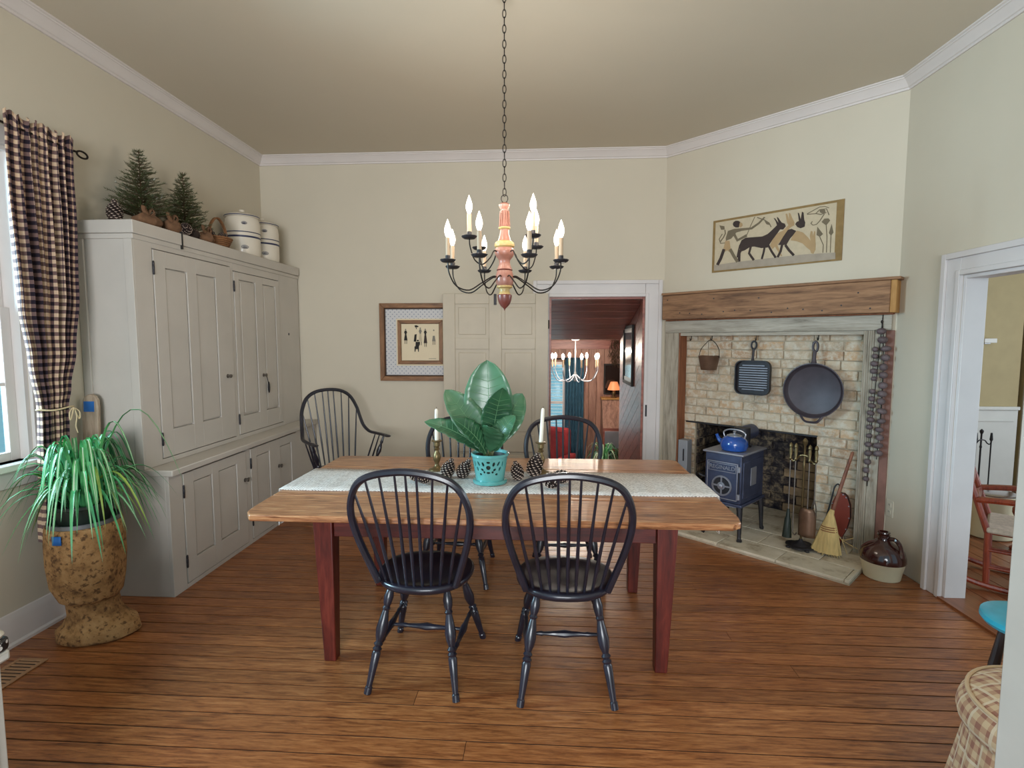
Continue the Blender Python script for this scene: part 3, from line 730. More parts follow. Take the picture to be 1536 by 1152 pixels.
# ------------------------------------------------------------------ windsor chairs (local +y = front)
LEGP = [(0,.011),(.04,.014),(.10,.019),(.16,.016),(.19,.012),(.21,.016),(.23,.012),(.30,.017),(.40,.022),(.47,.018),(.52,.011),(.545,.018),(.57,.012),(.59,.018),(.61,.014),(.63,.017),(.80,.014),(.93,.011),(.94,.014),(1,.014)]
STRP = [(0,.007),(.15,.009),(.2,.012),(.23,.009),(.4,.013),(.5,.018),(.6,.013),(.77,.009),(.8,.012),(.85,.009),(1,.007)]
def seat_mesh(w=.225, d=.215, z=.475, th=.045):
    n = 40; m = MB(); rings = []
    def out(q):
        c, s = math.cos(q), math.sin(q)
        x = w*math.copysign(abs(c)**.86, c)*(1+.05*s); yv = d*math.copysign(abs(s)**.92, s)
        return x, yv
    lay = [(.80, z-th), (.96, z-th+.012), (1.0, z-.016), (.985, z-.004), (.95, z), (.78, z-.006), (.5, z-.016), (.22, z-.013), (.02, z-.012)]
    vs = []; fs = []
    for sc, zz in lay:
        for k in range(n):
            q = 2*PI*k/n; x, yv = out(q); rise = 0
            if sc < .9: rise = .012*math.exp(-((x*sc)/.03)**2)*max(0, yv*sc/d)       # pommel
            vs.append((x*sc, yv*sc, zz+rise))
    L = len(lay)
    for i in range(L-1):
        for k in range(n):
            l = (k+1) % n; fs.append((i*n+k, i*n+l, (i+1)*n+l, (i+1)*n+k))
    fs.append(tuple(range(n-1,-1,-1))); fs.append(tuple((L-1)*n+k for k in range(n)))
    return m.add(vs, fs)
def legs(root, zt, rear, front, topx=.13, topy=.12):
    P = {}
    for nm, sx, fx, fy in (('rl',-1,rear[0],rear[1]),('rr',1,rear[0],rear[1]),('fl',-1,front[0],front[1]),('fr',1,front[0],front[1])):
        top = Vector((sx*topx, math.copysign(topy, fy), zt)); foot = Vector((sx*fx, fy, 0)); P[nm] = (top, foot)
        MB().turn(top, foot, [(t_, r_*1.18) for t_, r_ in LEGP], 12).build('leg', M['black'], root)
    at = lambda nm, t: P[nm][0].lerp(P[nm][1], t)
    mids = []
    for s in ('l', 'r'):
        a, b = at('r'+s, .60), at('f'+s, .55); mids.append((a+b)/2); MB().turn(a, b, STRP, 10).build('stretcher', M['black'], root)
    MB().turn(mids[0], mids[1], STRP, 10).build('stretcher', M['black'], root)
def side_chair(label, loc, rz):
    c = thing('windsor_chair', label, 'chair', loc, rz, 'black bow-back windsor chairs around the table')
    seat_mesh().build('seat', M['black'], c, sharp=50)
    legs(c, .435, (.2,-.25), (.225,.25))
    z0 = .47; half = [(-.178,.468),(-.214,.58),(-.246,.69),(-.262,.79),(-.252,.875),(-.212,.95),(-.135,.99),(0,1.008)]
    pl = [(x, -.15-(z-z0)*.25, z) for x, z in half]; pl += [(-x, y_, z) for x, y_, z in reversed(pl[:-1])]
    bow = catmull(pl, 6); MB().tube(bow, .0162, 8, flat=1.1).build('bow', M['black'], c)
    top = bow; n = len(top)
    for k in range(9):
        f = (k-4)/4; bxp = f*.145; byp = -.182+.04*f*f
        # matching point on the bow by x
        tx = f*.235
        best = min((p for p in top if p.z > .815), key=lambda p: abs(p.x-tx))
        a = Vector((bxp, byp, .466)); b = Vector(best)
        MB().turn(a, b, [(0,.0062),(.25,.0085),(.5,.0072),(1,.005)], 8).build('spindle', M['black'], c)
    return c
c1 = side_chair('black windsor chair tucked under the long table on the cupboard side, opposite the panelled door', (-.55, 2.395, 0), math.radians(-4))
def chair_copy(label, loc, rz):
    c = copy_tree(c1); c['label'] = label; c.location = loc; c.rotation_euler = (0,0,rz); return c
c2 = chair_copy('black windsor chair tucked under the long table on the stove side', (.104, 2.37, 0), math.radians(1))
c3 = chair_copy('black windsor chair across the table in front of the panelled door, behind potted plant', (-.565, 3.42, 0), math.radians(178))
c4 = chair_copy('black windsor chair across the table in front of the open doorway', (.150, 3.44, 0), math.radians(182))
# continuous-arm chair in the corner
ac = thing('windsor_armchair', 'black continuous-arm windsor armchair standing in corner beside grey green cupboard', 'armchair', (-1.70, 4.32, 0), math.radians(-134))
seat_mesh(.27, .22, .47, .05).build('seat', M['black'], ac, sharp=50)
legs(ac, .43, (.23,-.25), (.26,.26), .16, .13)
hl = [(-.315,.19,.735),(-.318,.10,.735),(-.312,.0,.735),(-.298,-.09,.742),(-.276,-.155,.79),(-.262,-.195,.87),(-.246,-.225,.955),(-.20,-.25,1.05),(-.12,-.262,1.105),(0,-.267,1.122)]
arm = hl+[(-x, y_, z) for x, y_, z in reversed(hl[:-1])]
ap = catmull(arm, 5); nr = len(ap)
MB().tube(ap, [.0135 for _ in ap], 8, flat=1.15).build('arm_bow', M['black'], ac)
for s in (-1, 1):
    MB().ell((s*.315,.20,.735), .026, .045, .011, 12, 8).build('hand_rest', M['black'], ac)
    MB().turn((s*.235,.10,.465), (s*.312,.145,.73), [(0,.010),(.12,.015),(.25,.011),(.3,.016),(.34,.011),(.5,.021),(.62,.016),(.74,.009),(.78,.013),(.85,.010),(1,.008)], 10).build('arm_post', M['black'], ac)
    for q in (0, 1): MB().turn((s*(.235-.01*q),.03-.06*q,.465), (s*.314,.07-.075*q,.735), [(0,.006),(.4,.0075),(1,.005)], 8).build('spindle', M['black'], ac)
for k in range(9):
    f = (k-4)/4; best = min((p for p in ap if p.z > .82), key=lambda p: abs(p.x-f*.245))
    MB().turn((f*.17, -.175+.05*f*f, .466), best, [(0,.006),(.3,.008),(1,.005)], 8).build('spindle', M['black'], ac)

# ------------------------------------------------------------------ chandelier
CX, CY = -.202, 2.75
chd = thing('chandelier', 'two-tier candle chandelier with pink turned wooden column and black wire arms', 'chandelier', (CX, CY, 1.76))
ZT = 2.254                                 # top of the turned column (world)
def prof(lst): return [(hw*.000635*1.0, ZT-1.76-(yz-205)*.000635) for yz, hw in lst]
PR = [
 ('column', 'pinkwood', [(205,8),(212,30),(225,44),(245,42),(258,32),(270,29),(330,31),(390,38),(403,40)]),
 ('column_ring', 'yellow', [(400,40),(404,48),(412,49),(420,42)]),
 ('column', 'pinkwood', [(418,36),(460,38),(495,46),(516,58)]),
 ('column_ring', 'yellow', [(512,58),(520,74),(540,82),(556,80),(566,70)]),
 ('hub', 'pinkwood', [(562,68),(580,78),(605,80),(630,72),(655,52),(668,44),(690,44),(715,52),(738,62)]),
 ('column_ring', 'maroon', [(736,62),(741,66),(748,62)]),
 ('hub', 'pinkwood', [(746,60),(765,66),(790,73),(820,74),(850,70),(868,62)]),
 ('column_ring', 'yellow', [(864,60),(872,64),(882,64),(890,52)]),
 ('neck', 'yellow', [(888,46),(905,40),(925,44),(942,52)]),
 ('finial', 'maroon', [(938,52),(946,60),(960,59),(985,55),(1010,46),(1030,33),(1048,14),(1056,6),(1072,1)]),
]
for nm, mt, p in PR: MB().lathe(prof(p), 24).build(nm, M[mt], chd)
for k in range(12):
    q = 2*PI*k/12; r = .022
    MB().turn((math.cos(q)*r, math.sin(q)*r, prof([(275,0)])[0][1]), (math.cos(q)*.0265, math.sin(q)*.0265, prof([(395,0)])[0][1]), [(0,.0028),(1,.0028)], 5).build('flute', M['pinkwood'], chd)
def arm_unit(ang, r, z_hub, z_pan, rh, i):
    # ang measured from the direction of the camera (-y) toward +x
    dx, dy = math.sin(ang), -math.cos(ang); zb = 1.76
    P = [(rh*.8, z_hub), (rh+.02, z_hub+.006), (r*.42, z_hub-.03), (r*.64, z_hub-.068), (r*.86, z_hub-.05), (r*.98, z_hub+.01), (r, z_pan)]
    P3 = [(dx*a, dy*a, z-zb) for a, z in P]
    MB().tube(catmull(P3, 5), .0036, 6).build('arm', M['wire'], chd)
    c = (dx*r, dy*r, z_pan-zb)
    pm = MB(); n = 20; vs = []; fs = []
    for rr, zz in ((.004,0),(.026,0),(.032,.004),(.038,.013),(.036,.0145),(.030,.006),(.024,.003),(.004,.003)):
        for k in range(n):
            q = 2*PI*k/n; cr = rr*(1+(.05*(-1)**k if rr > .03 else 0)); vs.append((c[0]+cr*math.cos(q), c[1]+cr*math.sin(q), c[2]+zz))
    for a in range(7):
        for k in range(n): l = (k+1) % n; fs.append((a*n+k, a*n+l, (a+1)*n+l, (a+1)*n+k))
    pn = pm.add(vs, fs).build('drip_pan', M['iron'], chd)
    MB().lathe([(.011,0),(.0125,.002),(.0125,.028),(.0115,.03)], 14, (c[0],c[1],c[2]+.004)).build('candle_cup', M['iron'], chd)
    MB().lathe([(.0105,0),(.0105,.085),(.008,.087)], 14, (c[0],c[1],c[2]+.033)).build('candle_sleeve', M['sleeve'], chd)
    MB().lathe([(.006,0),(.012,.012),(.0165,.03),(.0155,.045),(.010,.064),(.004,.08),(.0012,.088)], 14, (c[0],c[1],c[2]+.119)).build('bulb', M['bulb'], chd)
    l = bpy.data.lights.new('bulb_light', 'POINT'); l.energy = 1.55; l.color = (1.0, .87, .72); l.shadow_soft_size = .02
    lo = bpy.data.objects.new('bulb_light', l); C.objects.link(lo); lo.location = (CX+c[0], CY+c[1], 1.76+c[2]+.235)
for k in range(8): arm_unit(math.radians(-18.5+45*k), .302, 1.872, 1.935, .045, k)
for k in range(4): arm_unit(math.radians(-47+90*k), .22, 1.998, 2.045, .048, k)
MB().tube([(.017*math.cos(q), 0, ZT-1.76+.018+.02*math.sin(q)) for q in [2*PI*i/20 for i in range(20)]], .0025, 6, True).build('hanging_ring', M['wire'], chd)
zc, k = ZT+.05, 0
lk = None
while zc < ZC-.02:
    a = .0085; h = .021; tw = k % 2
    P = [((a*math.cos(q) if not tw else 0), (a*math.cos(q) if tw else 0), h*math.sin(q)) for q in [2*PI*i/14 for i in range(14)]]
    MB().tube(P, .0022, 6, True).build('chain_link', M['wire'], chd, loc=(0,0,zc-1.76)); zc += .036; k += 1
MB().lathe([(.05,0),(.055,-.008),(.03,-.03),(.008,-.035)], 20, (0,0,ZC-1.76)).build('ceiling_canopy', M['wire'], chd)
# ------------------------------------------------------------------ things on the table
ZR = TZ+.0055
pot = thing('potted_plant', 'broad-leaved green plant in pierced teal pot on table runner', 'plant', (-.285, 2.79, ZR))
MB().lathe([(.082,0),(.092,.004),(.094,.014),(.088,.02),(.060,.021),(.058,.012)], 32).build('saucer', M['teal'], pot)
pb = MB().lathe([(0,.014),(.070,.014),(.076,.016),(.086,.08),(.097,.145),(.102,.152),(.102,.162),(.098,.165),(.092,.160),(.090,.145),(.080,.08),(.071,.022),(0,.022)], 48).build('pot_body', M['teal'])
def pot_r(z): return .076+(z-.016)*(.097-.076)/.129
cut = MB()
for (q, z, w_, h_, rot) in [(-90,.10,.012,.012,0),(-72,.118,.007,.012,-.3),(-108,.118,.007,.012,.3),(-90,.128,.010,.006,0),(-90,.072,.010,.006,0),(-68,.088,.009,.006,.5),(-112,.088,.009,.006,-.5),(-75,.075,.006,.006,0),(-105,.075,.006,.006,0),(-125,.12,.006,.014,.5),(-55,.12,.006,.014,-.5),(-132,.09,.006,.012,.3),(-48,.09,.006,.012,-.3),(-142,.115,.006,.016,0),(-38,.115,.006,.016,0),(-120,.062,.007,.006,0),(-60,.062,.007,.006,0)]:
    qa = math.radians(q); vs = []
    for r in (pot_r(z)-.013, pot_r(z)+.012):
        for i in range(12):
            t = 2*PI*i/12; a, b = w_*math.cos(t), h_*math.sin(t); a, b = a*math.cos(rot)-b*math.sin(rot), a*math.sin(rot)+b*math.cos(rot)
            da = a/pot_r(z); vs.append((r*math.cos(qa+da), r*math.sin(qa+da), z+b))
    cut.add(vs, [tuple(range(11,-1,-1)), tuple(range(12,24))]+[(i, (i+1) % 12, 12+(i+1) % 12, 12+i) for i in range(12)])
cut = cut.build('cutter', M['teal'])
for ob in (pb, cut):
    bm = bmesh.new(); bm.from_mesh(ob.data); bmesh.ops.remove_doubles(bm, verts=bm.verts, dist=1e-6); bmesh.ops.recalc_face_normals(bm, faces=bm.faces); bm.to_mesh(ob.data); bm.free()
md = pb.modifiers.new('pierce', 'BOOLEAN'); md.operation = 'DIFFERENCE'; md.solver = 'EXACT'; md.object = cut
bpy.context.view_layer.update()
pierced = bpy.data.meshes.new_from_object(pb.evaluated_get(bpy.context.evaluated_depsgraph_get()))
pb.modifiers.clear(); pb.data = pierced; pierced.set_sharp_from_angle(angle=math.radians(35)); bpy.data.objects.remove(cut, do_unlink=True); pb.parent = pot
MB().lathe([(.0,.024),(.064,.024),(.074,.08),(.084,.145),(.086,.15),(.083,.15),(.080,.13)], 32).build('inner_pot', M['darkpot'], pot)
MB().lathe([(.0,.135),(.04,.137),(.082,.132)], 20).build('soil', M['soil'], pot)
def big_leaf(base, tip, width, sag, side, parent, m=M['leaf'], nrm=(0,-1,.4), cup=.12):
    base, tip = Vector(base), Vector(tip); d = tip-base; L = d.length; dn = d.normalized()
    nv = Vector(nrm); nv = (nv-dn*nv.dot(dn)).normalized(); sv = dn.cross(nv)
    def P(a, b):
        w_ = width*.88*(math.sin(PI*min(1,a**1.02))**.62) if 0 < a < 1 else 0
        x = (b-.5)*2
        rip = .006*math.sin(a*40)*abs(x)*w_/width
        return base+d*a+nv*(sag*4*a*(1-a)+cup*w_*x*x+rip)+sv*(x*w_*.5)
    o = MB().grid(P, 20, 8).build('leaf', m, parent, thick=.0022, sharp=80)
    MB().tube([P(i/12, .5)+nv*.002 for i in range(13)], [.003*(1-i/14) for i in range(13)], 5).build('midrib', M['vein'], o)
    for i in range(2, 10):
        for e in (0, 1):
            a = i/12; q = [P(a+.07*t, .5+(e-.5)*1.85*t*.5*2*.5)+nv*.0016 for t in (0, .5, 1)]
            MB().tube(q, [.0013,.0011,.0006], 4).build('side_vein', M['vein'], o)
    return o
LF = [  # base(local), tip(local), width, sag, normal
 ((.0,.0,.20),(-.02,.05,.66),.30,-.02,(0,-1,.2)),
 ((-.01,0,.18),(-.245,.02,.50),.20,.02,(.35,-.85,.5)),
 ((-.02,-.02,.16),(-.345,-.05,.335),.15,.04,(.3,-.6,.9)),
 ((.01,.0,.20),(.075,-.06,.52),.19,-.03,(.4,-1,.1)),
 ((.02,.01,.20),(.17,.10,.475),.19,.01,(-.1,-1,.3)),
 ((.02,.0,.17),(.14,-.02,.37),.14,.03,(-.5,-.8,.3)),
 ((.0,-.02,.17),(.01,-.16,.33),.14,.03,(.1,-.6,.9)),
 ((-.02,-.01,.15),(-.18,-.12,.36),.17,.03,(.3,-.6,.9)),
]
for b, t, w_, sg, nr in LF:
    big_leaf(b, t, w_, sg, 0, pot, nrm=nr)
    MB().tube(catmull([(b[0]*.5, b[1]*.5, .13), tuple((Vector(b)*.7+Vector((0,0,.04)))), b], 4), [.006]*9, 6).build('stalk', M['stem'], pot)

def candlestick(label, x, y_, zz, hs, hc, lean):
    t = thing('candlestick', label, 'candlestick', (x, y_, zz), 0, 'candlesticks on the table')
    k = hs/.18
    MB().lathe([(.048,0),(.05,.006),(.046,.012),(.024,.02),(.014,.032),(.012,.045),(.020,.062),(.024,.082),(.018,.104),(.011,.116),(.011,.124),(.019,.130),(.012,.136),(.014,.146),(.018,.150),(.018,.172),(.030,.176),(.032,.182),(.018,.184)], 20).build('stick', M['brass'], t)
    MB().turn((0,0,.178), (lean,0,.18+hc), [(0,.0115),(.9,.0105),(.97,.009),(1,.004)], 14).build('candle', M['wax'], t)
    MB().tube([(lean,0,.178+hc),(lean+.001,0,.19+hc)], .0012, 5).build('wick', M['ink'], t)
    return t
candlestick('brass candlestick with white taper beneath long leaf of the plant', -.627, 3.045, TZ+.001, .18, .19, 0)
candlestick('brass candlestick with white taper standing before the open doorway', -.012, 3.00, ZR, .18, .20, .012)

def cone_mesh(L=.105, R=.038, rows=11):
    core = MB().lathe([(.001,0),(R*.55,L*.08),(R*.62,L*.3),(R*.45,L*.7),(R*.1,L*.97),(.0005,L)], 10)
    sc = MB(); tip = MB()
    for i in range(rows):
        t = i/(rows-1); z = L*(.05+.88*t); rr = R*(.55+.9*t-1.32*t*t)*1.35 if t < .9 else R*.3
        n = 9 if i < 8 else 6
        for k in range(n):
            q = 2*PI*(k+.5*(i % 2))/n+.1*i; c, s = math.cos(q), math.sin(q); w_ = .011*(1-.45*t)
            p0 = Vector((c*rr*.35, s*rr*.35, z-.004)); p1 = Vector((c*rr, s*rr, z+.012)); tg = Vector((-s, c, 0))
            sc.add([p0-tg*w_*.5, p0+tg*w_*.5, p1+tg*w_, p1-tg*w_, p1+Vector((0,0,-.005))], [(0,1,2,3),(0,4,1),(1,4,2),(2,4,3),(3,4,0)])
            tip.add([p1-tg*w_*.8+Vector((c*.001,s*.001,.0015)), p1+tg*w_*.8+Vector((c*.001,s*.001,.0015)), p1+Vector((c*.004, s*.004, -.004))], [(0,1,2)])
    return core, sc, tip
ccore, cscale, ctip = cone_mesh()
c_me = [ccore.mesh('core', M['cone']), cscale.mesh('scales', M['cone']), ctip.mesh('tips', M['conetip'])]
def pinecone(label, loc, rot, sc=1.0, group=None):
    t = thing('pine_cone', label, 'pine cone', loc, 0, group); t.rotation_euler = rot; t.scale = (sc,)*3
    for nm, me in zip(('core','scales','scale_tips'), c_me):
        o = bpy.data.objects.new(nm, me); C.objects.link(o); o.parent = t
    return t
G = 'pine cones around the plant pot'
for lb, x, y_, rot, s_ in [
    ('upright pine cone on the runner between taper and teal pot', -.545, 2.86, (0,.35,0), 1.05),
    ('pine cone leaning on its neighbour just beside the teal pot', -.465, 2.87, (.1,.5,.4), 1.05),
    ('small pine cone lying on runner, seen through chair spindles', -.72, 2.80, (1.45,0,.9), .9),
    ('pine cone lying beside a smaller one, seen through chair spindles', -.60, 2.76, (1.45,0,-.7), .95),
    ('pine cone standing right beside the teal pot near doorway taper', -.13, 2.84, (.15,-.2,0), 1.0),
    ('tall pine cone at the foot of the doorway taper', -.06, 2.93, (.1,.25,0), 1.25),
    ('pine cone lying in front of the doorway taper', .02, 2.71, (1.4,0,.5), 1.1),
    ('reddish pine cone lying farthest from the pot along the runner', .135, 2.79, (1.4,0,-.9), 1.0)]:
    pinecone(lb, (x, y_, ZR+(.0 if rot[0] < 1 else .036*s_)), rot, s_, G)

# ------------------------------------------------------------------ things on the cupboard
ZK = 2.2405
pinecone('large pine cone standing on cupboard top beside burlap sack', (-2.50, 3.00, ZK), (0,0,0), 1.15, 'decorations on the cupboard')
def fir(label, x, y_, h, r, seed):
    t = thing('fir_tree', label, 'artificial tree', (x, y_, ZK), 0, 'little fir trees on the cupboard'); rr = random.Random(seed)
    MB().turn((0,0,.05), (0,0,h), [(0,.008),(1,.002)], 8).build('trunk', M['bark'], t)
    MB().ell((0,0,.0495), .055, .06, .05, 14, 8).build('burlap_ball', M['burlap'], t)
    br = MB(); nd = MB()
    z = .08; lev = 0
    while z < h-.01:
        f = (z-.06)/(h-.06); L = r*(1-f)**.85*rr.uniform(.85,1.1)+.012; n = max(4, int(13*(1-f)+3))
        for k in range(n):
            q = 2*PI*k/n+lev*.7+rr.uniform(-.25,.25); Lk = L*rr.uniform(.75,1.15); Lk = min(Lk, .15/max(.05,-math.cos(q))) if math.cos(q) < 0 else Lk; dz = rr.uniform(.02,.10)*Lk/.1
            p0 = Vector((0,0,z)); p1 = Vector((math.cos(q)*Lk, math.sin(q)*Lk, z+dz*.35)); br.tube([p0, p0.lerp(p1,.5)-Vector((0,0,.006)), p1], [.0022,.0018,.001], 4, caps=False)
            m_ = int(46*Lk/r)+14
            for i in range(m_):
                a = .12+.9*i/m_; c = p0.lerp(p1, min(a,1)); dd = (p1-p0).normalized()
                v = Vector((rr.uniform(-1,1), rr.uniform(-1,1), rr.uniform(-.5,1))); v = (v-dd*v.dot(dd)).normalized()*.7+dd*.75; v.normalize()
                e = c+v*rr.uniform(.015,.026); sdv = v.cross(Vector((rr.uniform(-1,1),rr.uniform(-1,1),rr.uniform(-1,1)))).normalized()*.0014
                nd.add([c-sdv, c+sdv, e], [(0,1,2)])
        z += .019; lev += 1
    br.build('branches', M['bark'], t); tag(nd.build('needles', M['needle'], t, fix=False), kind='stuff')
fir('taller fuller little fir tree on cupboard above burlap sack', -2.52, 3.24, .49, .185, 1)
fir('narrower little fir tree on cupboard nearer the basket', -2.52, 3.64, .48, .16, 2)
def sack(label, x, y_, sx, sy, sz, seed):
    rr = random.Random(seed); t = thing('burlap_sack', label, 'burlap sack', (x, y_, ZK), 0, 'burlap sacks on the cupboard')
    vs = MB(); n, m_ = 18, 10
    ph = [rr.uniform(0,6) for _ in range(6)]
    vs.grid(lambda a, b: Vector((sx*math.sin(PI*b)*math.cos(2*PI*a)*(1+.14*math.sin(5*a*6.28+ph[0])), sy*math.sin(PI*b)*math.sin(2*PI*a)*(1+.14*math.sin(4*a*6.28+ph[1])), sz*(1-math.cos(PI*b))*.5*(1+.12*math.sin(3*a*6.28+ph[2])))), n, m_)
    vs.build('sack_body', M['burlap'], t, sharp=60)
    for e in (-1, 1): MB().tube(catmull([(0,0,sz*.9),(.0,e*.03,sz*.9+.05),(.01,e*.045,sz+.02),(.01,e*.015,sz*.85)], 5), .006, 6, flat=2).build('bow_loop', M['burlap'], t)
sack('brown burlap sack slumped on cupboard in front of taller fir tree', -2.415, 3.15, .05, .11, .075, 1)
sack('brown burlap sack with knotted bow between the two fir trees', -2.415, 3.36, .045, .075, .085, 2)
sack('brown burlap sack on cupboard between narrow fir tree and basket', -2.415, 3.71, .045, .065, .08, 3)
pinecone('pine cone lying on the cupboard between the two sacks', (-2.40, 3.47, ZK+.04), (1.4,0,.6), 1.0, 'decorations on the cupboard')
pinecone('pine cone lying on the cupboard right under narrow fir tree', (-2.40, 3.60, ZK+.04), (1.4,0,-1.8), 1.0, 'decorations on the cupboard')
bk = thing('handled_basket', 'small brown wicker basket with hoop handle on cupboard', 'basket', (-2.44, 3.89, ZK))
for k in range(6): MB().tube([((.055+.006*k)*math.cos(q), (.075+.007*k)*math.sin(q), .008+.013*k) for q in [2*PI*i/20 for i in range(20)]], .0075, 6, True).build('weave', M['wicker'], bk)
MB().lathe([(.0,.003),(.055,.004)], 16).build('bottom', M['wicker'], bk)
for e in (-.006, .006): MB().tube(catmull([(e,-.105,.07),(e,-.09,.15),(e,-.03,.215),(e,.03,.215),(e,.09,.15),(e,.105,.07)], 5), .006, 6).build('handle', M['wicker'], bk)
for k, (a, b) in enumerate(((-.02,-.05),(.02,.0),(-.01,.05))): pinecone(('pine cone at basket end nearest the burlap sack','pine cone under the hoop handle of the basket','pine cone at basket end nearest the canister')[k], (-2.44+a, 3.89+b, ZK+.045), (.4*(-1)**k,.3,k), .8, 'pine cones in the handled basket')
def canister(label, x, y_):
    t = thing('stoneware_canister', label, 'canister', (x, y_, ZK), 0, 'striped stoneware canisters')
    R = .135
    b = MB().lathe([(R*.93,0),(R*.97,.01),(R,.06),(R,.27),(R*.96,.31),(R*.9,.325),(R*.85,.32)], 36).build('jar_body', M['stone'], t)
    for z0, z1 in ((.155,.17),(.195,.203)): MB().lathe([(R+.0005,z0),(R+.0025,z0+.001),(R+.0025,z1-.001),(R+.0005,z1)], 36).build('blue_band', M['bluestripe'], b)
    ld = MB().lathe([(R*.95,.326),(R*1.0,.33),(R*.98,.342),(R*.7,.362),(R*.25,.37),(.022,.372),(.018,.378),(.024,.392),(.016,.398),(.0,.398)], 36).build('lid', M['stone'], t)
    MB().lathe([(R*.985,.3315),(R*1.012,.3325),(R*1.012,.3385),(R*.985,.3395)], 36).build('rim_band', M['bluestripe'], ld)
    for q0 in (-1.15, -.75):
        for zc_, sz_ in ((.262,.012),(.075,.016)):
            pass
    for zc_, w_, h_, q0 in ((.268,.020,.011,-.95),(.075,.026,.014,-.95)):       # oval stamp and leaf mark
        for j in range(3):
            pts = [((R+.0028)*math.cos(q0+(w_*(1-.3*j)*math.cos(tt))/R), (R+.0028)*math.sin(q0+(w_*(1-.3*j)*math.cos(tt))/R), zc_+h_*(1-.4*j)*math.sin(tt)) for tt in [2*PI*i/14 for i in range(14)]]
            MB().tube(pts, .0016, 4, True).build('stamp', M['bluestripe'], b)
    return t
canister('white stoneware canister with blue bands beside the basket', -2.52, 4.36)
canister('white stoneware canister with blue bands in the room corner', -2.52, 4.675)

# ------------------------------------------------------------------ curtain and rod
rod = thing('curtain_rod', 'black iron curtain rod with looped end above window', 'curtain rod', (-2.60, 2.3, 2.597))
MB().tube([(0,-.80,0),(0,.58,0)], .0065, 8).build('rod', M['wire'], rod)
MB().tube([(.0,.58+.035-.035*math.cos(q),.018*math.sin(q)-.004) for q in [2*PI*i/18 for i in range(18)]], .0055, 6, True).build('loop_finial', M['wire'], rod)
for yy in (-.75, .565): MB().tube([(0,yy,0),(-.06,yy,-.01),(-.099,yy,-.02)], .005, 6).build('bracket', M['wire'], rod)
cur = thing('window_curtain', 'navy and tan gingham curtain tied back with cord at window', 'curtain', (-2.60, 2.3, 0))
def lerpk(z, tab):
    for (z0, v0), (z1, v1) in zip(tab, tab[1:]):
        if z0 >= z >= z1:
            t = (z0-z)/(z0-z1); t = t*t*(3-2*t); return v0+(v1-v0)*t
    return tab[-1][1]
LT = [(2.66,.165),(2.58,.175),(2.23,.172),(1.72,.188),(1.45,.218),(1.19,.25),(.9,.236),(.5,.21)]; RT = [(2.66,.545),(2.58,.55),(2.33,.545),(1.81,.515),(1.5,.475),(1.3,.43),(1.19,.405),(.9,.39),(.5,.41)]
AM = [(2.66,.014),(2.60,.006),(2.54,.014),(1.9,.026),(1.19,.018),(.5,.028)]
def cur_p(a, b):
    z = 2.655-(2.655-.50)*b; l, r = lerpk(z, LT), lerpk(z, RT); am = lerpk(z, AM)
    ph = 2*PI*7.5*a+.6*math.sin(5*a*PI+b*2)
    xx = am*math.sin(ph)+am*.45*math.sin(ph*2.3+1+b*1.5)+(.0 if b > .05 else .0)
    return Vector((xx-.004+.014*max(0,1-b/.07), l+(r-l)*(a+.012*math.sin(ph*2)), z+(.012*math.sin(ph*1.3) if b < .02 else 0)))
m = MB(); m.grid(cur_p, 190, 80, lambda a, b: (a*.62, b*2.155))
m.build('fabric', M['gingham'], cur, thick=.0025, sharp=80)
tie = MB().tube([(.012+.045*math.cos(q), .332+.098*math.sin(q), 1.192+.004*math.sin(3*q)) for q in [2*PI*i/28 for i in range(28)]], .0045, 6, True).build('tie_cord', M['rope'], cur)
for e in (-1, 1): MB().tube(catmull([(.06,.385,1.19),(.066,.385+e*.03,1.165),(.066,.385+e*.026,1.125),(.064,.385,1.19)], 6), .0035, 5).build('bow_loop', M['rope'], tie)
MB().tube(catmull([(.062,.388,1.19),(.068,.395,1.14),(.066,.388,1.09),(.068,.396,1.05)], 5), .003, 5).build('cord_end', M['rope'], tie)

# ------------------------------------------------------------------ wooden mortar planter with spider plant, and paddle
pl = thing('mortar_planter', 'rough carved wooden mortar used as planter on floor under window', 'planter', (-2.385, 2.545, 0), math.radians(20))
m = MB()
pr = [(.0,.125,.165),(.012,.14,.185),(.06,.14,.18),(.09,.12,.145),(.13,.108,.118),(.19,.108,.115),(.21,.118,.12),(.225,.138,.138),(.30,.160,.160),(.42,.170,.170),(.52,.170,.170),(.60,.164,.164),(.612,.160,.160),(.612,.146,.146),(.55,.142,.142)]
rr = random.Random(9); lump = [rr.uniform(0,6.3) for _ in range(8)]
def plp(a, b):
    i = b*(len(pr)-1); k = min(int(i), len(pr)-2); t = i-k; z, ax, ay = [pr[k][j]*(1-t)+pr[k+1][j]*t for j in range(3)]
    q = 2*PI*a; w_ = 1+.022*math.sin(3*q+lump[0]+z*4)+.014*math.sin(7*q+lump[1]+z*9)
    sh = .045*max(0, 1-z/.3); return Vector((ay*w_*math.cos(q)+sh, ax*w_*math.sin(q)-sh*.3, z))
m.grid(plp, 48, 42); m.build('mortar_body', M['mortarwood'], pl, sharp=60)
MB().lathe([(0,.55),(.143,.552)], 30).build('inner_floor', M['mortarwood'], pl)
MB().lathe([(.150,.606),(.155,.6125),(.155,.632),(.150,.634),(.146,.628),(.146,.60)], 36).build('metal_liner', M['metal'], pl)
def wall_patch(q0, z0, wq, hz, r): 
    m = MB(); m.grid(lambda a, b: Vector((r*math.cos(q0+wq*(a-.5)), r*math.sin(q0+wq*(a-.5)), z0+hz*b)), 6, 1); return m
wall_patch(math.radians(-107), .548, .26, .045, .1765).build('tape_patch', M['tape'], pl, thick=.001)
sp = thing('spider_plant', 'bushy green and white striped spider plant in dark pot atop wooden mortar', 'plant', (-2.385, 2.545, .60))
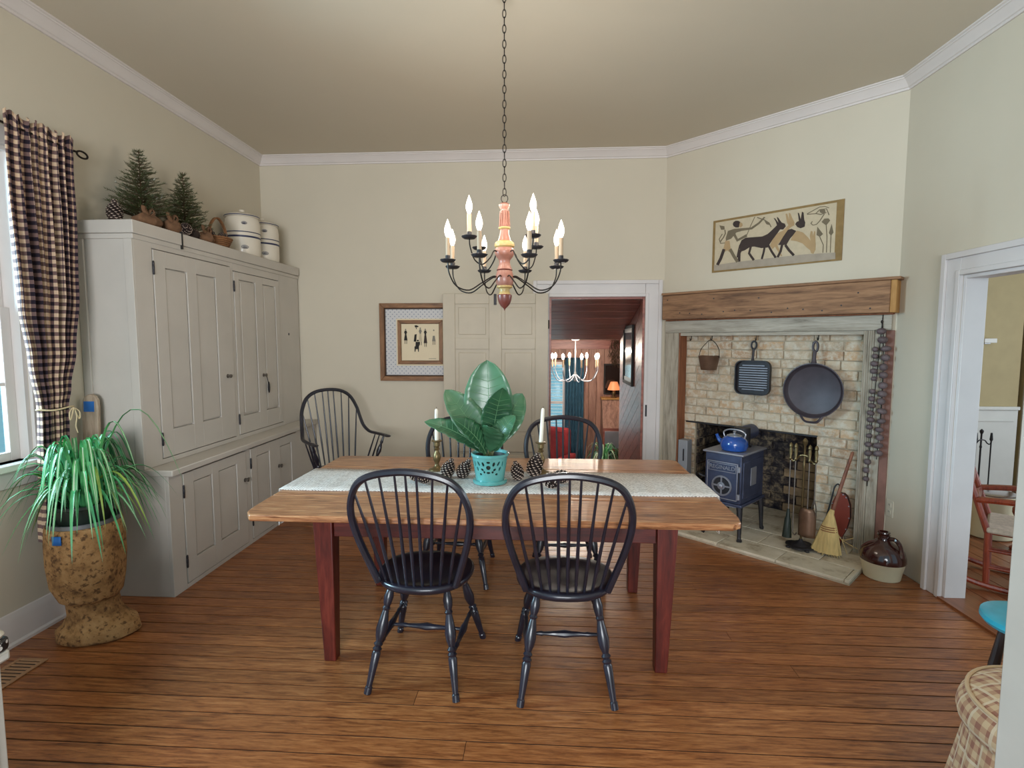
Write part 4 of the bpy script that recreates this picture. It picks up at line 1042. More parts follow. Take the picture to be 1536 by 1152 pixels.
MB().lathe([(.095,-.045),(.112,.03),(.132,.10),(.138,.104),(.138,.118),(.128,.118),(.124,.09)], 30).build('nursery_pot', M['darkpot'], sp)
MB().lathe([(0,.095),(.126,.093)], 24).build('soil', M['soil'], sp)
rs = random.Random(21)
def blade(q, L, rise, droop, w_, m, stripe=True):
    if math.cos(q) < 0: L = min(L, .25/max(.05,-math.cos(q)))
    if math.sin(q) > 0: L = min(L, .33/max(.05,math.sin(q)))
    d = Vector((math.cos(q), math.sin(q), 0)); s_ = Vector((-math.sin(q), math.cos(q), 0)); base = d*rs.uniform(.0,.06)+Vector((0,0,.09)); bend = rs.uniform(-.25,.25)
    def c(t): return base+d*(L*(t**1.05))*.95+s_*(bend*L*t*t*.6)+Vector((0,0,rise*math.sin(PI*min(1,t*.9))*1.0-droop*t**2.4))
    def P(a, b):
        ww = w_*(1-a)**.5*(.55+.45*min(1,a*6)); x = (b-.5)*2
        return c(a)+s_*(x*ww)+Vector((0,0,abs(x)*ww*.6))
    o = MB().grid(P, 12, 2).build('leaf', m, sp, sharp=80, fix=False)
    if stripe:
        MB().grid(lambda a, b: P(a, .5)+s_*((b-.5)*w_*.55*(1-a)**.5)+Vector((0,0,.0025)), 12, 1).build('leaf_stripe', M['stripe'], o, sharp=80, fix=False)
for k in range(150):
    q = rs.uniform(0, 2*PI); L = rs.uniform(.16,.40); u_ = rs.random()
    if u_ < .48: blade(q, L*.66, rs.uniform(.22,.40), rs.uniform(.0,.12), rs.uniform(.009,.015), M['spider'], k % 2 == 0)
    else: blade(q, L, rs.uniform(.12,.26), rs.uniform(.04,.26), rs.uniform(.008,.013), M['spidery'] if rs.random() < .14 else M['spider'], k % 2 == 0)
for q, L, rise, dr_ in ((math.radians(5),.52,.52,.05),(math.radians(-12),.34,.44,-.06),(math.radians(200),.50,.20,.16),(math.radians(240),.52,.22,.55)): blade(q, L, rise, dr_, .009, M['spider'])
pad = thing('wooden_paddle', 'grey wooden paddle with blue tape leaning between curtain and cupboard', 'paddle', (-2.60, 2.83, 0))
pd = MB(); poly = [(-.04,0),(.04,0),(.045,.3),(.048,1.16),(.044,1.205),(.03,1.23),(.01,1.24),(-.01,1.24),(-.03,1.23),(-.044,1.205),(-.048,1.16),(-.045,.3)]
pd.prism(poly, -.012, .012, lambda a, b, d: (a-.02, d+b*.05, b)).build('paddle_board', M['paddle'], pad, bev=.006)
MB().box(-.052,.012,-.0,.0015,0,.06).build('tape_patch', M['tape'], pad, loc=(-.004,.0435,1.14), rot=(math.radians(-2.9),0,0)).location = (-.004,.0435,1.14)
# ------------------------------------------------------------------ pictures
pf = thing('framed_print', 'oak framed print of figures with dotted mat on back wall', 'picture', (-1.17, YB, 1.53))
def frame_rect(x0, x1, z0, z1, w_, y0, y1, ma, mb_, par, nm):
    MB().prism([(x0,z0),(x0,z1),(x0+w_,z1-w_),(x0+w_,z0+w_)], y0, y1, lambda a,b,d:(a,d,b)).build(nm, mb_, par, bev=.003)
    MB().prism([(x1,z0),(x1,z1),(x1-w_,z1-w_),(x1-w_,z0+w_)], y0, y1, lambda a,b,d:(a,d,b)).build(nm, mb_, par, bev=.003)
    MB().prism([(x0,z1),(x1,z1),(x1-w_,z1-w_),(x0+w_,z1-w_)], y0, y1, lambda a,b,d:(a,d,b)).build(nm, ma, par, bev=.003)
    MB().prism([(x0,z0),(x1,z0),(x1-w_,z0+w_),(x0+w_,z0+w_)], y0, y1, lambda a,b,d:(a,d,b)).build(nm, ma, par, bev=.003)
fx0, fx1, fz0, fz1 = -.395, .395, -.365, .375
frame_rect(fx0, fx1, fz0, fz1, .045, -.028, -.001, M['frame'], M['framey'], pf, 'frame_side')
frame_rect(fx0+.045, fx1-.045, fz0+.045, fz1-.045, .012, -.018, -.002, M['framed'], M['framed'], pf, 'frame_lip')
bx('mat', M['matboard'], fx0+.055, fx1-.055, -.010, -.002, fz0+.055, fz1-.055, pf, 0)
ix0, ix1, iz0, iz1 = -.222, .212, -.205, .215
frame_rect(ix0-.014, ix1+.014, iz0-.014, iz1+.014, .014, -.013, -.009, M['cream'], M['cream'], pf, 'mat_border')
frame_rect(ix0, ix1, iz0, iz1, .034, -.022, -.0095, M['frame'], M['framey'], pf, 'inner_frame_side')
frame_rect(ix0+.03, ix1-.03, iz0+.03, iz1-.03, .006, -.019, -.0095, M['framed'], M['framed'], pf, 'inner_frame_lip')
pap = bx('paper', M['cream'], ix0+.03, ix1-.03, -.014, -.0102, iz0+.03, iz1-.03, pf, 0)
# small figures of the print: pixel crop coordinates (scale 8.225 from 560,440) turned into the picture plane
def qp(x, y_):
    return (ix0+.034+(x-335)/(800-335)*(ix1-ix0-.068), iz1-.034-(y_-370)/(835-370)*(iz1-iz0-.068))
def ink(poly, m, nm='figure'):
    MB().prism([qp(*p) for p in poly], -.0148, -.0139, lambda a,b,d:(a,d,b)).build(nm, m, pap)
def ov(cx, cy, rx, ry, n=10): return [(cx+rx*math.cos(2*PI*i/n), cy+ry*math.sin(2*PI*i/n)) for i in range(n)]
def person(cx, top, h, dress, m, skirt=None):
    ink(ov(cx, top+8, 9, 10), M['inkgrey']); ink([(cx-10,top+20),(cx+10,top+20),(cx+20,top+50),(cx+12,top+52),(cx+10,top+75),(cx-10,top+75),(cx-12,top+52),(cx-20,top+50)], m)
    ink([(cx-11,top+76),(cx+11,top+76),(cx+22,top+h-45),(cx-22,top+h-45)], skirt or m)
    for e in (-12, 8): ink([(cx+e,top+h-44),(cx+e+7,top+h-44),(cx+e+6,top+h),(cx+e,top+h)], M['ink'])
person(390, 435, 190, 1, M['ink']); person(632, 435, 225, 1, M['ink'], M['paintb']); person(735, 445, 190, 1, M['cream'], M['inkgrey']); person(570, 420, 220, 1, M['inkgrey'], M['papy'])
ink([(498,395),(520,388),(552,402),(545,412),(510,418)], M['ink']); ink([(518,418),(528,418),(526,440),(518,436)], M['ink']); ink([(500,505),(526,500),(520,595),(488,595)], M['ink'])
ink(ov(538,582,12,12), M['ink']); ink([(512,598),(560,598),(555,650),(508,655)], M['ink']); ink([(497,655),(552,650),(550,722),(540,722),(538,690),(512,690),(508,722),(497,722)], M['ink'])
ink([(670,806),(760,806),(760,812),(670,812)], M['inkgrey'], 'signature')

# papyrus painting on the angled wall, drawn from crop coordinates (scale 6.4 from 1050,280)
pa = thing('papyrus_painting', 'unframed papyrus style painting of hunter and donkeys above mantel', 'painting', tuple(dgp(0,0)), RD)
def onD(px, py, d=.008):
    fw = Vector((-math.sin(YAW)*math.cos(PITCH), math.cos(YAW)*math.cos(PITCH), -math.sin(PITCH))); rt = Vector((math.cos(YAW), math.sin(YAW), 0)); up = rt.cross(fw)
    r = fw+rt*((px-768)/F_PX)-up*((py-576)/F_PX); o = Vector((0,0,CAM_H)); q = A+N*d
    p = o+r*((q-o).dot(N)/r.dot(N)); return ((p-A).dot(U), p.z)
def zp(x, y_): return onD(1050+x/6.4, 280+y_/6.4)
ps0, ps1, pz0, pz1 = .458, 1.437, 2.13, 2.565
bx('backing', M['papyb'], ps0, ps1, -.008, -.0005, pz0, pz1, pa, .001)
bx('papyrus_sheet', M['papy'], ps0+.022, ps1-.048, -.0095, -.0079, pz0+.018, pz1-.018, pa, 0)
layer = [0]
def pnt(poly, m, nm='painted_figure'):
    layer[0] += 1; o_ = .00004*layer[0]
    MB().prism([zp(*p) for p in poly], -.0105-o_, -.0093, lambda a,b,d:(a,d,b)).build(nm, m, pa)
def line(pts, w_, m, nm='painted_line'):
    P = [Vector((*zp(*p), 0)) for p in pts]; layer[0] += 1; o_ = .00004*layer[0]
    L_, R_ = [], []
    for i, p in enumerate(P):
        t = (P[min(i+1,len(P)-1)]-P[max(i-1,0)]).normalized(); nn = Vector((-t.y, t.x, 0))*w_*.0005; L_.append(p+nn); R_.append(p-nn)
    poly = L_+R_[::-1]; m_ = len(L_)
    mb = MB(); n = len(poly); vs = [(p.x, -.0105-o_, p.y) for p in poly]+[(p.x, -.0093, p.y) for p in poly]
    fs = []
    for i in range(m_-1):
        a, b, c, d = i, i+1, n-2-i, n-1-i; fs += [(a,b,c,d),(n+d,n+c,n+b,n+a)]
    for i in range(n): j = (i+1) % n; fs.append((i,j,n+j,n+i))
    mb.add(vs, fs).build(nm, m, pa)
pnt([(135,755),(360,722),(700,682),(1000,650),(1300,632),(1300,695),(800,748),(135,808)], M['papyg'], 'ground_strip')
# tan animal behind
pnt([(672,565),(700,500),(740,450),(800,420),(850,370),(836,345),(822,262),(838,258),(858,320),(852,252),(868,256),(886,300),(908,345),(905,372),(880,385),(860,400),(850,440),(790,500),(745,560),(760,600),(790,665),(778,668),(735,600),(720,575),(700,600),(690,590)], M['paintt'])
pnt([(870,515),(905,440),(935,422),(990,440),(1040,490),(1062,520),(1055,470),(1065,425),(1082,430),(1085,475),(1098,425),(1108,432),(1108,480),(1112,560),(1110,605),(1090,645),(1068,640),(1058,610),(1020,580),(985,545),(930,525)], M['paintt'])
# dark animals
pnt([(385,600),(380,560),(400,515),(440,490),(520,485),(600,478),(650,455),(700,410),(740,370),(728,335),(708,300),(722,305),(755,348),(738,290),(752,298),(785,345),(815,355),(825,380),(800,412),(770,410),(735,460),(690,520),(665,560),(650,585),(590,590),(520,575),(480,580),(430,612),(400,622)], M['paintb'])
line([(398,600),(378,640),(376,720)], 22, M['paintb']); line([(385,560),(372,610),(358,680)], 12, M['paintb']); line([(490,570),(472,640),(518,706)], 18, M['paintb']); line([(622,575),(612,630),(594,696)], 16, M['paintb']); line([(655,560),(690,625),(728,682)], 16, M['paintb'])
pnt([(752,560),(800,480),(845,415),(880,405),(925,425),(900,460),(865,500),(830,560)], M['paintb'])
line([(790,555),(775,620),(746,678)], 18, M['paintb']); line([(820,560),(855,610),(902,660)], 18, M['paintb'])
pnt([(915,360),(930,338),(950,330),(940,250),(952,255),(968,315),(980,240),(995,250),(1002,320),(1012,345),(1005,385),(965,400),(935,388)], M['paintb'])
# hunter
pnt(ov(356,360,40,34), M['paintb']); pnt([(385,340),(408,352),(410,375),(392,392),(376,385)], M['paintt'])
pnt([(270,425),(330,405),(390,400),(490,392),(560,345),(615,290),(628,296),(575,355),(500,410),(400,425),(350,440),(300,500),(250,520),(248,495)], M['paintg'])
line([(320,440),(360,515),(450,468)], 22, M['paintg']); pnt([(245,520),(285,520),(300,640),(262,612),(215,640)], M['paintt'])
line([(232,600),(200,690),(168,752)], 26, M['paintb']); line([(290,600),(325,665),(362,722)], 24, M['paintg'])
line([(528,290),(490,370),(450,465)], 5, M['paintg']); line([(550,296),(620,320),(665,350),(684,388)], 7, M['paintg']); pnt([(620,330),(655,340),(668,368),(640,362)], M['paintg'])
pnt([(188,372),(235,380),(238,412),(205,415)], M['paintg']); line([(240,415),(245,450),(225,490),(195,530)], 9, M['paintg']); line([(215,455),(185,505),(200,545),(240,540)], 7, M['paintg'])
# eye and lotus stems
line([(1028,262),(1090,228),(1150,195),(1200,190),(1240,205)], 5, M['paintg']); line([(1030,266),(1110,260),(1150,222),(1215,212),(1240,272)], 6, M['paintg']); line([(1110,258),(1160,268),(1215,248)], 6, M['paintg']); pnt(ov(1178,235,28,22), M['paintg'])
line([(1195,262),(1150,330),(1120,362),(1085,370),(1065,352),(1080,335)], 6, M['paintg'])
for stem, fl_ in (([(1150,480),(1185,560),(1180,635)],[(1128,385),(1182,455),(1150,482),(1120,465)]), ([(1212,360),(1220,480),(1215,632)],[(1168,340),(1195,308),(1235,305),(1250,325),(1212,372)]), ([(1258,470),(1252,632)],[(1265,360),(1282,440),(1258,472),(1238,445)])):
    line(stem, 5, M['paintg']); pnt(fl_, M['paintg'], 'painted_flower')

# ------------------------------------------------------------------ hanging pots on hooks under the lintel
def fp_thing(nm, lab, cat, s, d, z=0, group=None): return thing(nm, lab, cat, tuple(dgp(s, d, z)), RD, group)
for s_, lab in ((.25,'bare black iron hook beside the small hanging bucket'),(.445,'black iron hook carrying the small bucket'),(.828,'black iron hook carrying the grill pan'),(1.29,'black iron hook carrying the round skillet')):
    h = fp_thing('iron_hook', lab, 'hook', s_, 0, 1.575, 'iron hooks under the lintel')
    MB().tube(catmull([(0,.062,.045),(0,.062,.0),(0,.052,-.022),(0,.038,-.016),(0,.036,.0)], 5), .0035, 6).build('hook_wire', M['wire'], h)
YH = .045                                   # hanging plane, just in front of the bricks (local y)
b1 = fp_thing('hanging_bucket', 'small tarnished copper bucket with wire bail hanging on bricks', 'bucket', .445, -YH, 1.295)
MB().lathe([(.0,.0),(.062,.0),(.066,.004),(.088,.118),(.091,.122),(.087,.124),(.064,.012),(.0,.01)], 28, (0,-.03,0)).build('bucket_body', M['copper'], b1)
MB().tube(catmull([(-.09,-.03,.11),(-.085,-.02,.17),(-.05,-.005,.225),(0,-.004,.262),(.05,-.005,.225),(.085,-.02,.17),(.09,-.03,.11)], 5), .003, 6).build('bail', M['wire'], b1)
gp = fp_thing('grill_pan', 'square black cast iron grill pan with ridges hanging on bricks', 'grill pan', .822, -YH, 1.10)
def rsq(w_, h_, r, n=6):
    P = []
    for cx, cy, a0 in ((w_-r,h_-r,0),(-w_+r,h_-r,90),(-w_+r,-h_+r,180),(w_-r,-h_+r,270)):
        for i in range(n+1): a = math.radians(a0+90*i/n); P.append((cx+r*math.cos(a), cy+r*math.sin(a)))
    return P
zc_ = .145
def ringpan(mb, o, i, y0, y1, yi):     # rim walls between an outer and an inner outline, plus floor
    n = len(o); vs = [(a,y0,b+zc_) for a,b in o]+[(a,y1,b+zc_) for a,b in o]+[(a,y1,b+zc_) for a,b in i]+[(a,yi,b+zc_) for a,b in i]
    fs = [tuple(range(n))]
    for k in range(3):
        for q in range(n): j = (q+1) % n; fs.append((k*n+q, k*n+j, (k+1)*n+j, (k+1)*n+q))
    fs.append(tuple(3*n+q for q in range(n))); return mb.add(vs, fs)
body = ringpan(MB(), rsq(.142,.142,.055), rsq(.134,.134,.05), 0, -.042, -.008).build('pan_body', M['iron'], gp, sharp=40)
for k in range(11):
    z = zc_-.10+k*.02; hw = .115-(.025 if k in (0,10) else 0); bx('ridge', M['stovel'], -hw, hw, -.016, -.007, z-.004, z+.004, body, .002)
hd = MB(); hd.tube(catmull([(0,-.03,zc_+.138),(0,-.024,zc_+.19),(0,-.018,zc_+.24)], 4), [.014,.012,.010,.010,.010,.010,.010,.011,.012], 8).build('handle', M['iron'], gp)
MB().tube([(.020*math.cos(q), -.016, zc_+.268+.032*math.sin(q)) for q in [2*PI*i/18 for i in range(18)]], .008, 6, True).build('handle_loop', M['iron'], gp)
sk = fp_thing('skillet', 'large round cast iron skillet hanging on bricks', 'skillet', 1.283, -YH, .955)
R = .212; zc_ = .215
cir = lambda r, n=40: [(r*math.cos(2*PI*i/n), r*math.sin(2*PI*i/n)) for i in range(n)]
mb = MB(); n = 40; vs = []; fs = []
for r, yv in ((R*.88,.0),(R*.985,-.040),(R,-.048),(R*.965,-.049),(R*.87,-.014),(R*.85,-.012)):
    vs += [(a, yv, b+zc_) for a, b in cir(r)]
for k in range(5):
    for q in range(n): j = (q+1) % n; fs.append((k*n+q, k*n+j, (k+1)*n+j, (k+1)*n+q))
fs.append(tuple(range(n))); fs.append(tuple(5*n+q for q in range(n)))
mb.add(vs, fs).build('pan_body', M['pan'], sk, sharp=40)
MB().tube(catmull([(0,-.045,zc_+R-.005),(0,-.036,zc_+R+.05),(0,-.026,zc_+R+.09)], 4), [.024,.020,.016,.014,.013,.013,.013,.013,.013], 8, flat=.6).build('handle', M['pan'], sk)
MB().tube([(.017*math.cos(q), -.020, zc_+R+.122+.038*math.sin(q)) for q in [2*PI*i/18 for i in range(18)]], .009, 6, True).build('handle_loop', M['pan'], sk)
MB().tube(catmull([(-.075,-.045,zc_-R+.018),(-.055,-.05,zc_-R-.012),(-.03,-.05,zc_-R-.028),(.03,-.05,zc_-R-.028),(.055,-.05,zc_-R-.012),(.075,-.045,zc_-R+.018)], 5), .009, 6).build('helper_handle', M['pan'], sk)

# ------------------------------------------------------------------ dried gourd garland on the right board
ga = fp_thing('gourd_garland', 'long garland of dried gourds strung beside the fireplace', 'garland', 1.70, 0, 1.66)
rg = random.Random(31)
MB().tube(catmull([(.012,-.03,.07),(.012,-.036,.02),(.0,-.045,-.3),(-.015,-.045,-.7),(-.022,-.045,-1.14)], 5), .003, 5).build('string', M['wire'], ga)
MB().tube(catmull([(.012,-.036,.02),(.03,-.045,-.2),(.034,-.045,-.6),(.025,-.045,-.94)], 5), .003, 5).build('string', M['wire'], ga)
MB().ell((.010,-.036,.02), .008, .008, .012, 8, 6).build('knot', M['wire'], ga)
gl = [(.012,-.045,.030,.022),(.022,-.105,.032,.025)]
z = -.17
while z > -1.14:
    gl.append((-.012-.02*(-z/1.14)+rg.uniform(-.003,.003), z, rg.uniform(.019,.026), rg.uniform(.016,.022))); z -= rg.choice((.048,.052,.062,.09))
z = -.165
while z > -.93:
    gl.append((.044-.012*(-z/.95)+rg.uniform(-.005,.005), z, rg.uniform(.024,.033), rg.uniform(.019,.026))); z -= rg.uniform(.052,.075)
for x, z, rx, rz_ in gl:
    MB().ell((x, -.048, z), rx, rx*.9, rz_, 12, 8, Matrix.Rotation(rg.uniform(-.3,.3), 3, 'Y')).build('gourd', M['gourd'], ga)

# ------------------------------------------------------------------ stove and kettle
sv = fp_thing('wood_stove', 'small blue black cast iron wood stove with lettered door on hearth', 'stove', .835, .285, .0295)
SW, SD, Z0, Z1 = .142, .205, .285, .655     # half width, half depth
bx('stove_body', M['stove'], -SW, SW, -SD, SD, Z0, Z1, sv, .006)
bx('stove_base', M['stove'], -SW-.014, SW+.014, -SD-.014, SD+.014, Z0-.022, Z0, sv, .006)
bx('stove_base_lip', M['stovel'], -SW-.006, SW+.006, -SD-.006, SD+.006, Z0-.03, Z0-.0225, sv, .003)
bx('stove_top', M['stovel'], -SW-.018, SW+.018, -SD-.018, SD+.018, Z1, Z1+.016, sv, .006)
for sx in (-1, 1):
    for sy in (-1, 1):
        MB().tube(catmull([(sx*(SW-.01),sy*(SD-.012),Z0-.02),(sx*(SW-.004),sy*(SD-.006),.16),(sx*(SW+.0),sy*(SD-.0),.03),(sx*(SW+.006),sy*(SD+.010),.012)], 5), [.026,.025,.023,.022,.020,.019,.018,.017,.016,.015,.015,.016,.018,.02,.021,.012], 8).build('leg', M['iron'], sv)
dd = MB().box(-SW+.018, SW-.018, -SD-.012, -SD, Z0+.02, Z1-.055).build('stove_door', M['stove'], sv, bev=.006)
frame_rect(-SW+.022, SW-.022, Z0+.024, Z1-.059, .007, -SD-.018, -SD-.011, M['stovel'], M['stovel'], dd, 'door_border')
frame_rect(-SW+.034, SW-.034, Z1-.135, Z1-.072, .005, -SD-.017, -SD-.011, M['stovel'], M['stovel'], dd, 'name_border')
tm = text_mesh('REGINALD', .042, .003); tm.materials.append(M['stovel'])
to = bpy.data.objects.new('name_lettering', tm); C.objects.link(to); to.parent = dd; to.location = (0, -SD-.0145, Z1-.1035); to.rotation_euler = (PI/2, 0, 0)
zc_ = Z0+.125
MB().tube([(.072*math.cos(q), -SD-.016, zc_+.072*math.sin(q)) for q in [2*PI*i/32 for i in range(32)]], .008, 6, True).build('air_wheel_rim', M['stovel'], dd)
MB().turn((0,-SD-.010,zc_), (0,-SD-.020,zc_), [(0,.062),(1,.062)], 28).build('air_wheel_plate', M['iron'], dd)
MB().turn((0,-SD-.018,zc_), (0,-SD-.042,zc_), [(0,.03),(.3,.03),(.35,.018),(.8,.016),(1,.008)], 16).build('air_wheel_knob', M['stovel'], dd)
for q in (0, PI/2, PI, 3*PI/2): MB().tube([(.02*math.cos(q),-SD-.021,zc_+.02*math.sin(q)),(.07*math.cos(q),-SD-.021,zc_+.07*math.sin(q))], .007, 6).build('air_wheel_spoke', M['stovel'], dd)
for zz in (Z0+.06, Z1-.10): MB().turn((SW-.012,-SD-.014,zz-.022), (SW-.012,-SD-.014,zz+.022), [(0,.008),(.1,.012),(.9,.012),(1,.008)], 10).build('door_hinge', M['stovel'], dd)
MB().tube([(SW-.012,-SD-.014,Z0+.06),(SW-.012,-SD-.014,Z1-.10)], .005, 6).build('hinge_pin', M['iron'], dd)
MB().tube(catmull([(-SW+.01,-SD-.012,zc_+.05),(-SW-.005,-SD-.03,zc_+.055),(-SW-.03,-SD-.04,zc_+.07)], 4), .008, 6).build('door_handle', M['iron'], dd)
bx('side_panel', M['stove'], SW-.001, SW+.006, -SD+.03, SD-.03, Z0+.04, Z1-.05, sv, .004)
bx('side_motif', M['stovel'], SW+.005, SW+.010, -.05, .05, Z0+.12, Z1-.11, sv, .006)
MB().turn((0,.12,Z1+.016), (0,.12,Z1+.17), [(0,.072),(.05,.072),(.06,.062),(1,.062)], 24).build('flue_collar', M['iron'], sv)
MB().tube(catmull([(0,.12,Z1+.14),(0,.14,Z1+.20),(0,.24,Z1+.235),(0,.36,Z1+.235)], 4)[:0] or [(0,.12,Z1+.10),(0,.17,Z1+.118),(0,.30,Z1+.118)], .06, 20).build('flue_pipe', M['stove'], sv)
kt = fp_thing('tea_kettle', 'cobalt blue enamel kettle standing on wood stove', 'kettle', .865, .375, .0295+Z1+.0165)
MB().lathe([(.075,0),(.092,.008),(.102,.04),(.098,.075),(.08,.10),(.055,.112),(.05,.114)], 32).build('kettle_body', M['kettle'], kt)
kl = MB().lathe([(.056,.113),(.056,.118),(.03,.128),(.008,.131),(.008,.138),(.013,.146),(.008,.152),(.0,.153)], 24).build('lid', M['silver'], kt)
MB().tube(catmull([(-.085,-.01,.055),(-.115,-.015,.075),(-.135,-.018,.115)], 4), [.024,.022,.020,.018,.016,.014,.013,.012,.012], 10).build('spout', M['kettle'], kt)
MB().tube(catmull([(-.075,0,.098),(-.085,0,.135),(-.05,0,.158),(.0,0,.163),(.05,0,.158),(.085,0,.135),(.075,0,.098)], 5), .006, 8).build('bail_handle', M['silver'], kt)
pb_ = fp_thing('metal_panel', 'grey metal box with slot standing against brick jamb behind table', 'panel', .24, -.005, .0295)
bx('panel_plate', M['greybox'], -.045, .045, -.03, .055, 0, .62, pb_, .004)
bx('panel_slot', M['iron'], .004, .016, -.034, -.029, .43, .54, pb_, .001)
# ------------------------------------------------------------------ fire tools
def stand_of(nm, lab, loc, rz, sc=1.0):
    t = thing(nm, lab, 'tool stand', loc, rz); t.scale = (sc,)*3
    m = MB(); n = 24; P = []
    for i in range(n):
        a = 2*PI*i/n; P.append(((.085+.018*abs(math.cos(2*a)))*math.cos(a), (.085+.018*abs(math.cos(2*a)))*math.sin(a)))
    m.prism(P, .012, .022, lambda a,b,d:(a,b,d)); m.build('stand_base', M['iron'], t, bev=.003)
    MB().lathe([(.06,.022),(.03,.036),(.014,.05),(.010,.06)], 16).build('base_dome', M['iron'], t)
    for k in range(4): a = PI/4+k*PI/2; MB().ell((.09*math.cos(a), .09*math.sin(a), .008), .018, .014, .008, 10, 6).build('foot', M['iron'], t)
    MB().turn((0,0,.05), (0,0,.70), [(0,.008),(.7,.008),(.72,.012),(.75,.008),(.92,.008),(.94,.014),(.97,.018),(.985,.012),(1,.003)], 12).build('pole', M['brass'], t)
    MB().tube(catmull([(-.09,-.012,.575),(-.075,-.012,.548),(-.05,-.01,.56),(-.03,-.01,.585),(0,-.008,.592),(.03,-.01,.585),(.05,-.01,.56),(.075,-.012,.548),(.09,-.012,.575)], 5), .006, 8).build('cross_arm', M['brass'], t)
    return t
HZ = .0295
ts = stand_of('fire_tool_stand', 'brass and iron fire tool stand on hearth beside wood stove', tuple(dgp(1.335, .27, HZ)), RD); ts.scale = (1, 1, 1.17)
def tool(nm, lab, cat, dx, dy, zb, kind):
    p = dgp(1.335+dx, .27-dy, HZ); t = thing(nm, lab, cat, tuple(p), RD, 'hanging fire tools'); t.scale = (1, 1, 1.17)
    MB().turn((0,0,zb), (0,0,.56), [(0,.0045),(1,.0045)], 8).build('shaft', M['steel'], t)
    MB().turn((0,0,.555), (0,0,.665), [(0,.006),(.1,.012),(.2,.009),(.5,.013),(.72,.010),(.78,.014),(.9,.012),(1,.003)], 10).build('handle', M['brass'], t)
    return t
t1 = tool('hearth_brush', 'fire tool brush with dark bristles hanging beside the stove', 'brush', -.085, -.026, .22, 0)
MB().turn((0,0,.24), (0,-.01,.06), [(0,.010),(.3,.016),(.35,.022),(1,.034)], 10).build('bristles', M['darkpot'], t1)
t2 = tool('fire_poker', 'thin iron poker hanging on the tool stand', 'poker', -.048, -.032, .1, 0)
MB().tube(catmull([(0,0,.14),(.0,0,.10),(.015,0,.085),(.028,0,.10)], 4), .0045, 6).build('poker_tip', M['steel'], t2)
t3 = tool('ash_shovel', 'iron ash shovel with broad pan hanging on the tool stand', 'shovel', .045, -.034, .24, 0)
m = MB(); m.grid(lambda a, b: Vector(((a-.5)*.115*(1 if b < .8 else 1-.35*(b-.8)*5*abs(a-.5)*2), -.022+.03*(2*abs(a-.5))**2, .09+.18*b)), 10, 8); m.build('shovel_pan', M['copper'], t3, thick=.003, sharp=60)
t4 = tool('fire_tongs', 'iron fire tongs hanging at the end of the tool stand', 'tongs', .085, -.026, .30, 0)
for e in (-1, 1): MB().tube(catmull([(0,0,.33),(e*.014,0,.27),(e*.012,0,.16),(e*.004,0,.09)], 4), .004, 6).build('tong_arm', M['steel'], t4)
# loose poker, broom, bellows
pk = fp_thing('loose_poker', 'black iron poker with hooked end leaning against bricks behind the broom', 'poker', 1.465, .06, HZ)
MB().tube(catmull([(-.06,-.05,.005),(-.03,-.02,.18),(.0,.0,.36),(.01,.02,.44),(.03,.03,.465),(.045,.03,.44),(.035,.03,.415)], 5), .0055, 6).build('poker_rod', M['iron'], pk)
brm = fp_thing('straw_broom', 'straw broom with red brown handle leaning beside the fireplace', 'broom', 1.50, .27, HZ)
bt = Vector((.015,.02,.31)); hp = Vector((.095,.165,.735))
MB().turn(bt-Vector((0,0,.04)), hp, [(0,.012),(.6,.012),(.97,.011),(1,.006)], 10).build('handle', M['handle'], brm)
m = MB(); rbm = random.Random(4)
m.grid(lambda a, b: Vector((bt.x*(b)+(.0+(.022+.068*(1-b)**.85+(.012*(1-b)*math.sin(a*2*PI*9)))*math.cos(2*PI*a)), bt.y*b+(.020+.022*(1-b))*math.sin(2*PI*a), .02+.27*b+.0*a)), 40, 10)
bs_ = m.build('bristles', M['straw'], brm, sharp=60)
st_ = MB()
for k in range(150):
    a = rbm.uniform(0, 2*PI); r0 = rbm.uniform(.3,1.03)
    st_.tube([(.018*math.cos(a)*r0+.01, .018*math.sin(a)*r0+.012, .24), (.07*math.cos(a)*r0, .036*math.sin(a)*r0, .10), (.094*math.cos(a)*r0, .045*math.sin(a)*r0, rbm.uniform(.002,.03))], .0016, 3, caps=False)
tag(st_.build('straws', M['straw'], bs_), kind='stuff')
for zz, rx, ry in ((.175,.052,.031),(.19,.048,.030),(.205,.045,.029)): MB().tube([(rx*math.cos(q)+.009, ry*math.sin(q)+.011, zz) for q in [2*PI*i/24 for i in range(24)]], .003, 5, True).build('stitching', M['redjamb'], bs_)
MB().turn((.012,.017,.275), (.022,.03,.325), [(0,.024),(.4,.021),(1,.015)], 12).build('neck_binding', M['straw'], brm)
for (x1, z1) in ((.19,.09),(.13,.03),(.16,.16)): MB().tube(catmull([(.03,.02,.2),(.09,.02,.13),(x1,.02,z1)], 4), .002, 4).build('stray_straw', M['straw'], brm)
be = fp_thing('fireplace_bellows', 'red brown bellows with studded edge behind straw broom', 'bellows', 1.515, .0, HZ); be.scale = (.85,.85,.88)
poly = [(-.02,0),(.02,0),(.03,.08),(.075,.16),(.10,.26),(.09,.36),(.055,.43),(.02,.45),(-.02,.45),(-.055,.43),(-.09,.36),(-.10,.26),(-.075,.16),(-.03,.08)]
poly = [(a*.75, b) for a, b in poly]
for d0, mm, nm in ((-.055,M['redleather'],'front_board'),(-.042,M['iron'],'leather_fold'),(-.012,M['redleather'],'back_board')):
    MB().prism(poly, d0, d0+.012 if nm != 'leather_fold' else d0+.03, lambda a,b,d:(a,d+b*.08,b)).build(nm, mm, be, bev=.003)
for i in range(14):
    a, b = poly[i]; MB().ell((a*.93, -.058+(b*.97+.006)*.08, b*.97+.006), .006, .004, .006, 8, 5).build('stud', M['stovel'], be)

